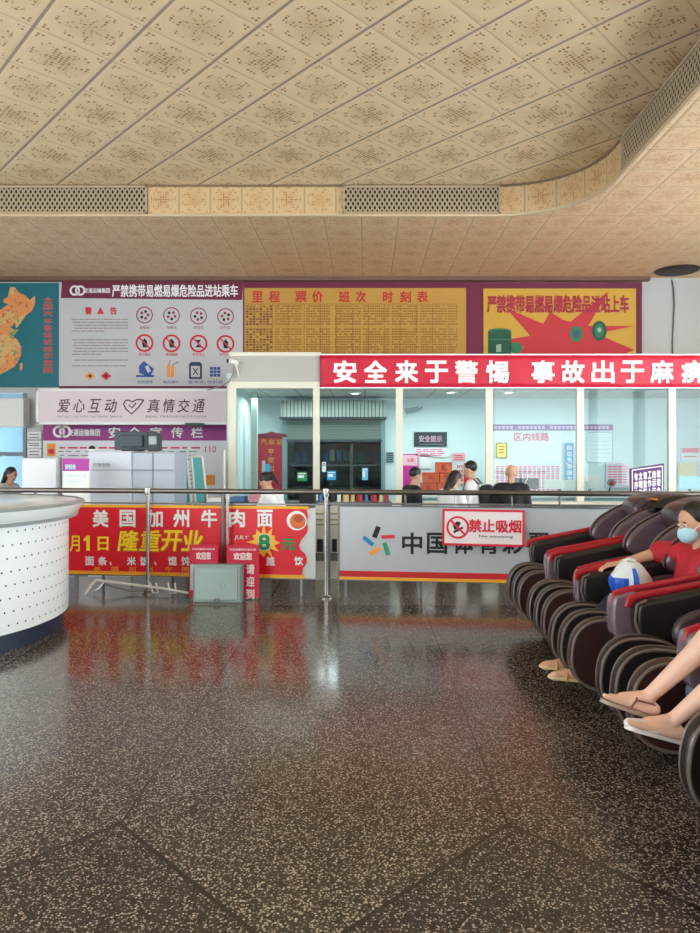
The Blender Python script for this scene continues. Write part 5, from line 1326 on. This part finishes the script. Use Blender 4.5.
stander('man in a black shirt with cropped hair under the yellow plaque', PX(511, 9.5), 9.5, PI * .92, 1.66, .08, ((.05, -.0, -.27), (.03, -.2, -.36)), ((-.05, -.0, -.27), (-.03, -.2, -.36)), SHK, TRD, 'bald', G2, headpitch=.1)
stander('person with black hair and pale top sitting beyond the white cabinet in the doorway', PX(6, 10.6), 10.6, PI * .45, 1.60, .10, ((.05, -.1, -.25), (.03, -.3, -.22)), ((-.05, -.1, -.25), (-.03, -.3, -.22)), mat('shirt_pale', (206, 210, 220), .8), TRD, 'long', G2, headpitch=.3)

# ---- masked sitter in red (third chair from the railing)
def sitter_red():
    t = thing('person', 'person in a red shirt and pale blue mask resting an arm on the chair arm', 'person', (2.0, 4.12, 0))
    L = lambda x, y, z: V((x - 2.0, y - 4.12, z))
    P = []; T = []; B = []
    hip = L(1.98, 4.12, .585)
    pel = [('e', hip, (.12, .165, .11))]; P += pel; B += pel
    tor = [('c', L(1.95, 4.07, .62), L(1.99, 4.06, .80), .105, .105), ('c', L(1.95, 4.17, .62), L(1.99, 4.18, .80), .105, .105), ('c', L(2.0, 3.97, .86), L(2.0, 4.27, .86), .06, .06)]
    P += tor; T += tor
    P.append(('c', L(2.0, 4.12, .86), L(1.955, 4.12, .97), .054, .047))
    hc = L(1.935, 4.12, 1.045); fd = V((-.93, -.22, -.28)); HM = head(P, hc, fd, (0, 0, 1), .98)
    # far arm stretched on the chair arm
    shR = L(1.99, 4.30, .845); el = L(1.82, 4.40, .80); wr = L(1.63, 4.42, .80)
    shR = L(1.99, 4.31, .845); el = L(1.86, 4.42, .835); wr = L(1.63, 4.43, .765)
    P += [('c', shR, el, .05, .042), ('c', el, wr, .042, .027)]; T.append(('c', shR, shR + (el - shR) * .95, .062, .062))
    hand(P, wr, V((-1, 0, -.12)), V((0, 0, -1)), None, 1.0, .45, thumb=1)
    shL = L(1.99, 3.93, .845); el = L(1.86, 3.84, .70); wr = L(1.70, 3.98, .62)
    P += [('c', shL, el, .05, .042), ('c', el, wr, .042, .027)]; T.append(('c', shL, shL + (el - shL) * .9, .062, .058))
    hand(P, wr, V((-1, .4, -.1)), V((0, 0, -1)), None, 1.0, .5, thumb=-1)
    feet = []
    for q, ty in ((1, 4.22), (-1, 4.02)):
        hp1 = L(1.93, 4.12 + .085 * q, .57); kn = L(1.50, 4.12 + .10 * q, .545); an = L(1.235, ty, .235)
        Lg = [('c', hp1, kn, .085, .06), ('c', kn, an + V((.03, 0, .06)), .058, .04)]; P += Lg; B += Lg
        P += [('c', kn, an, .054, .036), ('c', an + V((.02, 0, -.035)), an + V((-.15, 0, -.055)), .034, .028)]
        feet.append(an)
    body = fuse('body', P, SK, t, .009, 3)
    fuse('shirt', scale_p(T, 1.08, .008), SHR, t, .012, 4); fuse('trousers', scale_p(B, 1.08, .008), TRN, t, .014, 4)
    c = V(hc); M, r, f, up = HM
    fuse('hair', [('e', c + up * .042 - f * .028, (.084, .092, .092), M), ('e', c - f * .07 - up * .03, (.085, .05, .11), M), ('c', c - f * .05 + r * .07 - up * .03, c - f * .03 + r * .105 - up * .22, .04, .028), ('c', c - f * .05 - r * .07 - up * .03, c - f * .03 - r * .10 - up * .22, .04, .028)], HAIR, t, .009, 3)
    face_marks(t, body, hc, M, r, f, up, .98)
    mk = fuse('face_mask', [('e', c + f * .055 - up * .045, (.062, .058, .056), M), ('e', c + f * .085 - up * .03, (.028, .034, .03), M)], mat('mask_blue', (176, 222, 236), .7, bump=.2), t, .007, 3)
    ml = MB()
    for q in (-1, 1): ml.tube([c + f * .06 + r * q * .058 - up * .02, c + f * .01 + r * q * .078 + up * .01, c - f * .01 + r * q * .083], .0025, 6)
    obj('ear_loop', ml, PAPER, mk, local=True)
    for i, an in enumerate(feet):
        a = an + V((0, 0, 0))
        prof = [( -.185, 0), (-.16, .035), (-.08, .044), (.0, .036), (.05, .032), (.065, 0), (.05, -.032), (0, -.034), (-.08, -.038), (-.16, -.03)]
        prof = smooth_closed(prof, 2); tl = Matrix.Rotation(.10, 4, 'Y')
        so = MB().prism(prof, lambda x, y: a + tl @ V((x, y, -.082)), lambda x, y: a + tl @ V((x, y, -.066)))
        s1 = obj('sandal', so, mat('sandal_tan', (206, 182, 140), .5), t, local=True, bevel=.003)
        obj('strap', MB().tube([a + V((-.09, -.040, -.072)), a + V((-.08, -.02, -.034)), a + V((-.08, .02, -.034)), a + V((-.09, .042, -.072))], .010, 8), mat('strap_gold', (190, 150, 90), .4), s1, local=True)
    return t
sitter_red()
# carrier bag on the lap
t = thing('carrier_bag', 'white plastic bag with blue print on the lap of the masked person', 'bag', (1.58, 4.16, .615))
bg = MB(); rr = random.Random(2)
def bagpt(i, j, nu=26, nv=14):
    a = 2 * PI * i / nu; v = j / nv; rad = (.12 + .88 * math.sin(PI * (.22 + .72 * v))) ** .7
    wob = 1 + .09 * math.sin(5 * a + 4 * v) + .05 * math.sin(9 * a - 7 * v)
    return V((.115 * rad * wob * math.cos(a) - .01 * v, .095 * rad * wob * math.sin(a), .20 * v))
nu, nv = 26, 14
bg.v = [bagpt(i, j) for j in range(nv + 1) for i in range(nu)]
bg.f = [(j * nu + i, j * nu + (i + 1) % nu, (j + 1) * nu + (i + 1) % nu, (j + 1) * nu + i) for j in range(nv) for i in range(nu)] + [tuple(range(nu))[::-1], tuple(nv * nu + i for i in range(nu))]; bg.mi = [0] * len(bg.f)
obj('bag_body', bg, mat('bag_white', (216, 224, 228), .35, bump=.4, bscale=40), t, local=True, smooth=50)
pc = MB()
def bquad(i0, i1, j0, j1):
    for i in range(i0, i1):
        for j in range(j0, j1):
            q = [bagpt(i, j), bagpt(i + 1, j), bagpt(i + 1, j + 1), bagpt(i, j + 1)]; pc.add([p * 1.0 + V((p.x, p.y, 0)).normalized() * .0022 for p in q], [(0, 1, 2, 3)])
bquad(11, 18, 1, 8); bquad(19, 20, 3, 12)
obj('blue_print', pc, mat('bag_blue', (24, 84, 190), .4), t, local=True)
obj('handle', MB().tube([(-.02, .0, .19), (-.035, .02, .205), (0, .03, .212), (.03, .01, .205), (.02, 0, .19)], .009, 8), mat('bag_white', ()), t, local=True)

# ---- reclining sitter whose bare crossed legs reach out of the nearest chair
def sitter_legs():
    t = thing('person', 'person with bare crossed legs and flat pale shoes, cut by the picture edge', 'person', (2.05, 2.45, 0))
    O = V((2.05, 2.45, 0)); L = lambda x, y, z: V((x, y, z)) - O
    P = []; T = []; B = []
    pel = [('e', L(1.92, 2.38, .585), (.12, .16, .105))]; P += pel; B += pel
    tor = [('c', L(1.94, 2.34, .62), L(2.10, 2.36, .88), .095, .09), ('c', L(1.94, 2.44, .62), L(2.10, 2.48, .88), .095, .09), ('c', L(2.12, 2.28, .93), L(2.12, 2.56, .93), .055, .055)]
    P += tor; T += tor
    P.append(('c', L(2.12, 2.42, .93), L(2.10, 2.42, 1.02), .05, .044)); hc = L(2.08, 2.42, 1.10); HM = head(P, hc, (-.95, -.1, -.25), (0, 0, 1), .96)
    for q, sy in ((1, 2.60), (-1, 2.24)):
        sh = L(2.11, sy, .92); el = L(2.0, sy + .06 * q, .72); wr = L(1.80, 2.42 + .08 * q, .68)
        P += [('c', sh, el, .044, .036), ('c', el, wr, .036, .024)]; T.append(('c', sh, sh + (el - sh) * .6, .055, .052)); hand(P, wr, V((-1, -.3 * q, -.1)), V((0, 0, -1)), None, .95, .5, thumb=q)
    # leg A (upper, paler) and leg B (crossing underneath)
    kA = L(1.42, 2.74, .82); aA = L(1.145, 2.84, .465)
    kB = L(1.46, 2.62, .74); aB = L(1.21, 2.76, .40)
    for q, k, a in ((1, kA, aA), (-1, kB, aB)):
        hp1 = L(1.88, 2.38 + .085 * q, .585); P += [('c', hp1, k, .082, .056)]; B += [('c', hp1, hp1 + (k - hp1) * .7, .085, .072)]
        m_ = k + (a - k) * .35 + V((.01, 0, -.012)); P += [('c', k, m_, .050, .048), ('c', m_, a, .046, .028)]
        P.append(('e', a, (.034, .03, .034)))
    # feet, toes pointing to -x and slightly up
    def foot(a, d, up_, sc):
        d = V(d).normalized(); up_ = V(up_); up_ = (up_ - d * up_.dot(d)).normalized(); s_ = d.cross(up_)
        heel = a - d * .035 - up_ * .035
        P.append(('c', heel, a + d * .05 - up_ * .028, .029, .029)); P.append(('c', a, a + d * .10 - up_ * .030, .031, .020))
        for k in (-1, 0, 1): P.append(('c', heel + s_ * k * .006, a + d * .135 - up_ * .046 + s_ * k * .022, .026, .015))
        for i, k in enumerate((-1.9, -.95, 0, .95, 1.9)):
            ln = (.040, .034, .031, .027, .022)[i]; r_ = (.0115, .0085, .008, .0075, .007)[i]
            b = a + d * (.140 - .006 * i) - up_ * .048 + s_ * k * .0155; P.append(('c', b, b + d * ln + up_ * .004, r_, r_ * .95))
        return d, up_, s_, heel
    dA = foot(aA, (-.88, 0, .30), (.30, .12, .93), 1); dB = foot(aB, (-.90, -.02, .26), (.26, .15, .93), 1)
    body = fuse('body', P, SKL, t, .0055, 3)
    fuse('dress', scale_p(T + B, 1.1, .01), mat('dress_blue', (70, 84, 110), .8, bump=.3), t, .014, 4)
    c = V(hc); M, r, f, up = HM
    fuse('hair', [('e', c + up * .042 - f * .028, (.084, .092, .092), M), ('c', c - f * .06, c - f * .05 - up * .2, .07, .04)], HAIR, t, .011, 3)
    face_marks(t, body, hc, M, r, f, up, .96)
    for (d, u_, s_, heel), a, m1, lab, full in ((dA, aA, mat('flat_taupe', (164, 148, 130), .4), 'grey beige flat sandal', False), (dB, aB, mat('flat_white', (220, 212, 212), .35), 'white flat shoe', True)):
        prof = smooth_closed([(-.075, -.018), (-.085, .0), (-.075, .02), (0, .030), (.09, .040), (.15, .038), (.182, .012), (.178, -.015), (.14, -.036), (.05, -.032), (0, -.026)], 2)
        base = a - u_ * .064
        so = MB().prism(prof, lambda x, y: base + d * x + s_ * y - u_ * (.012), lambda x, y: base + d * x + s_ * y + u_ * .004)
        s1 = obj('shoe', so, m1, t, local=True, bevel=.003); s1['label'] = lab
        if full:
            fuse('upper', [('c', a + d * .07 - u_ * .046, a + d * .165 - u_ * .052, .034, .022)], m1, s1, .006, 3)
        else:
            st_ = MB().tube([base + d * .075 + s_ * .040, a + d * .055 + s_ * .034 - u_ * .02, a + d * .045 + u_ * .010 - u_ * .006, a + d * .055 - s_ * .034 - u_ * .02, base + d * .075 - s_ * .038], .0045, 8)
            st_.tube([a + d * .05 + s_ * .032 - u_ * .02, a - d * .01 + s_ * .035 - u_ * .014, a - d * .058 - u_ * .02, a - d * .01 - s_ * .035 - u_ * .014, a + d * .05 - s_ * .032 - u_ * .02], .004, 8)
            obj('strap', st_, mat('strap_brown', (140, 90, 80), .5), s1, local=True)
    return t
sitter_legs()
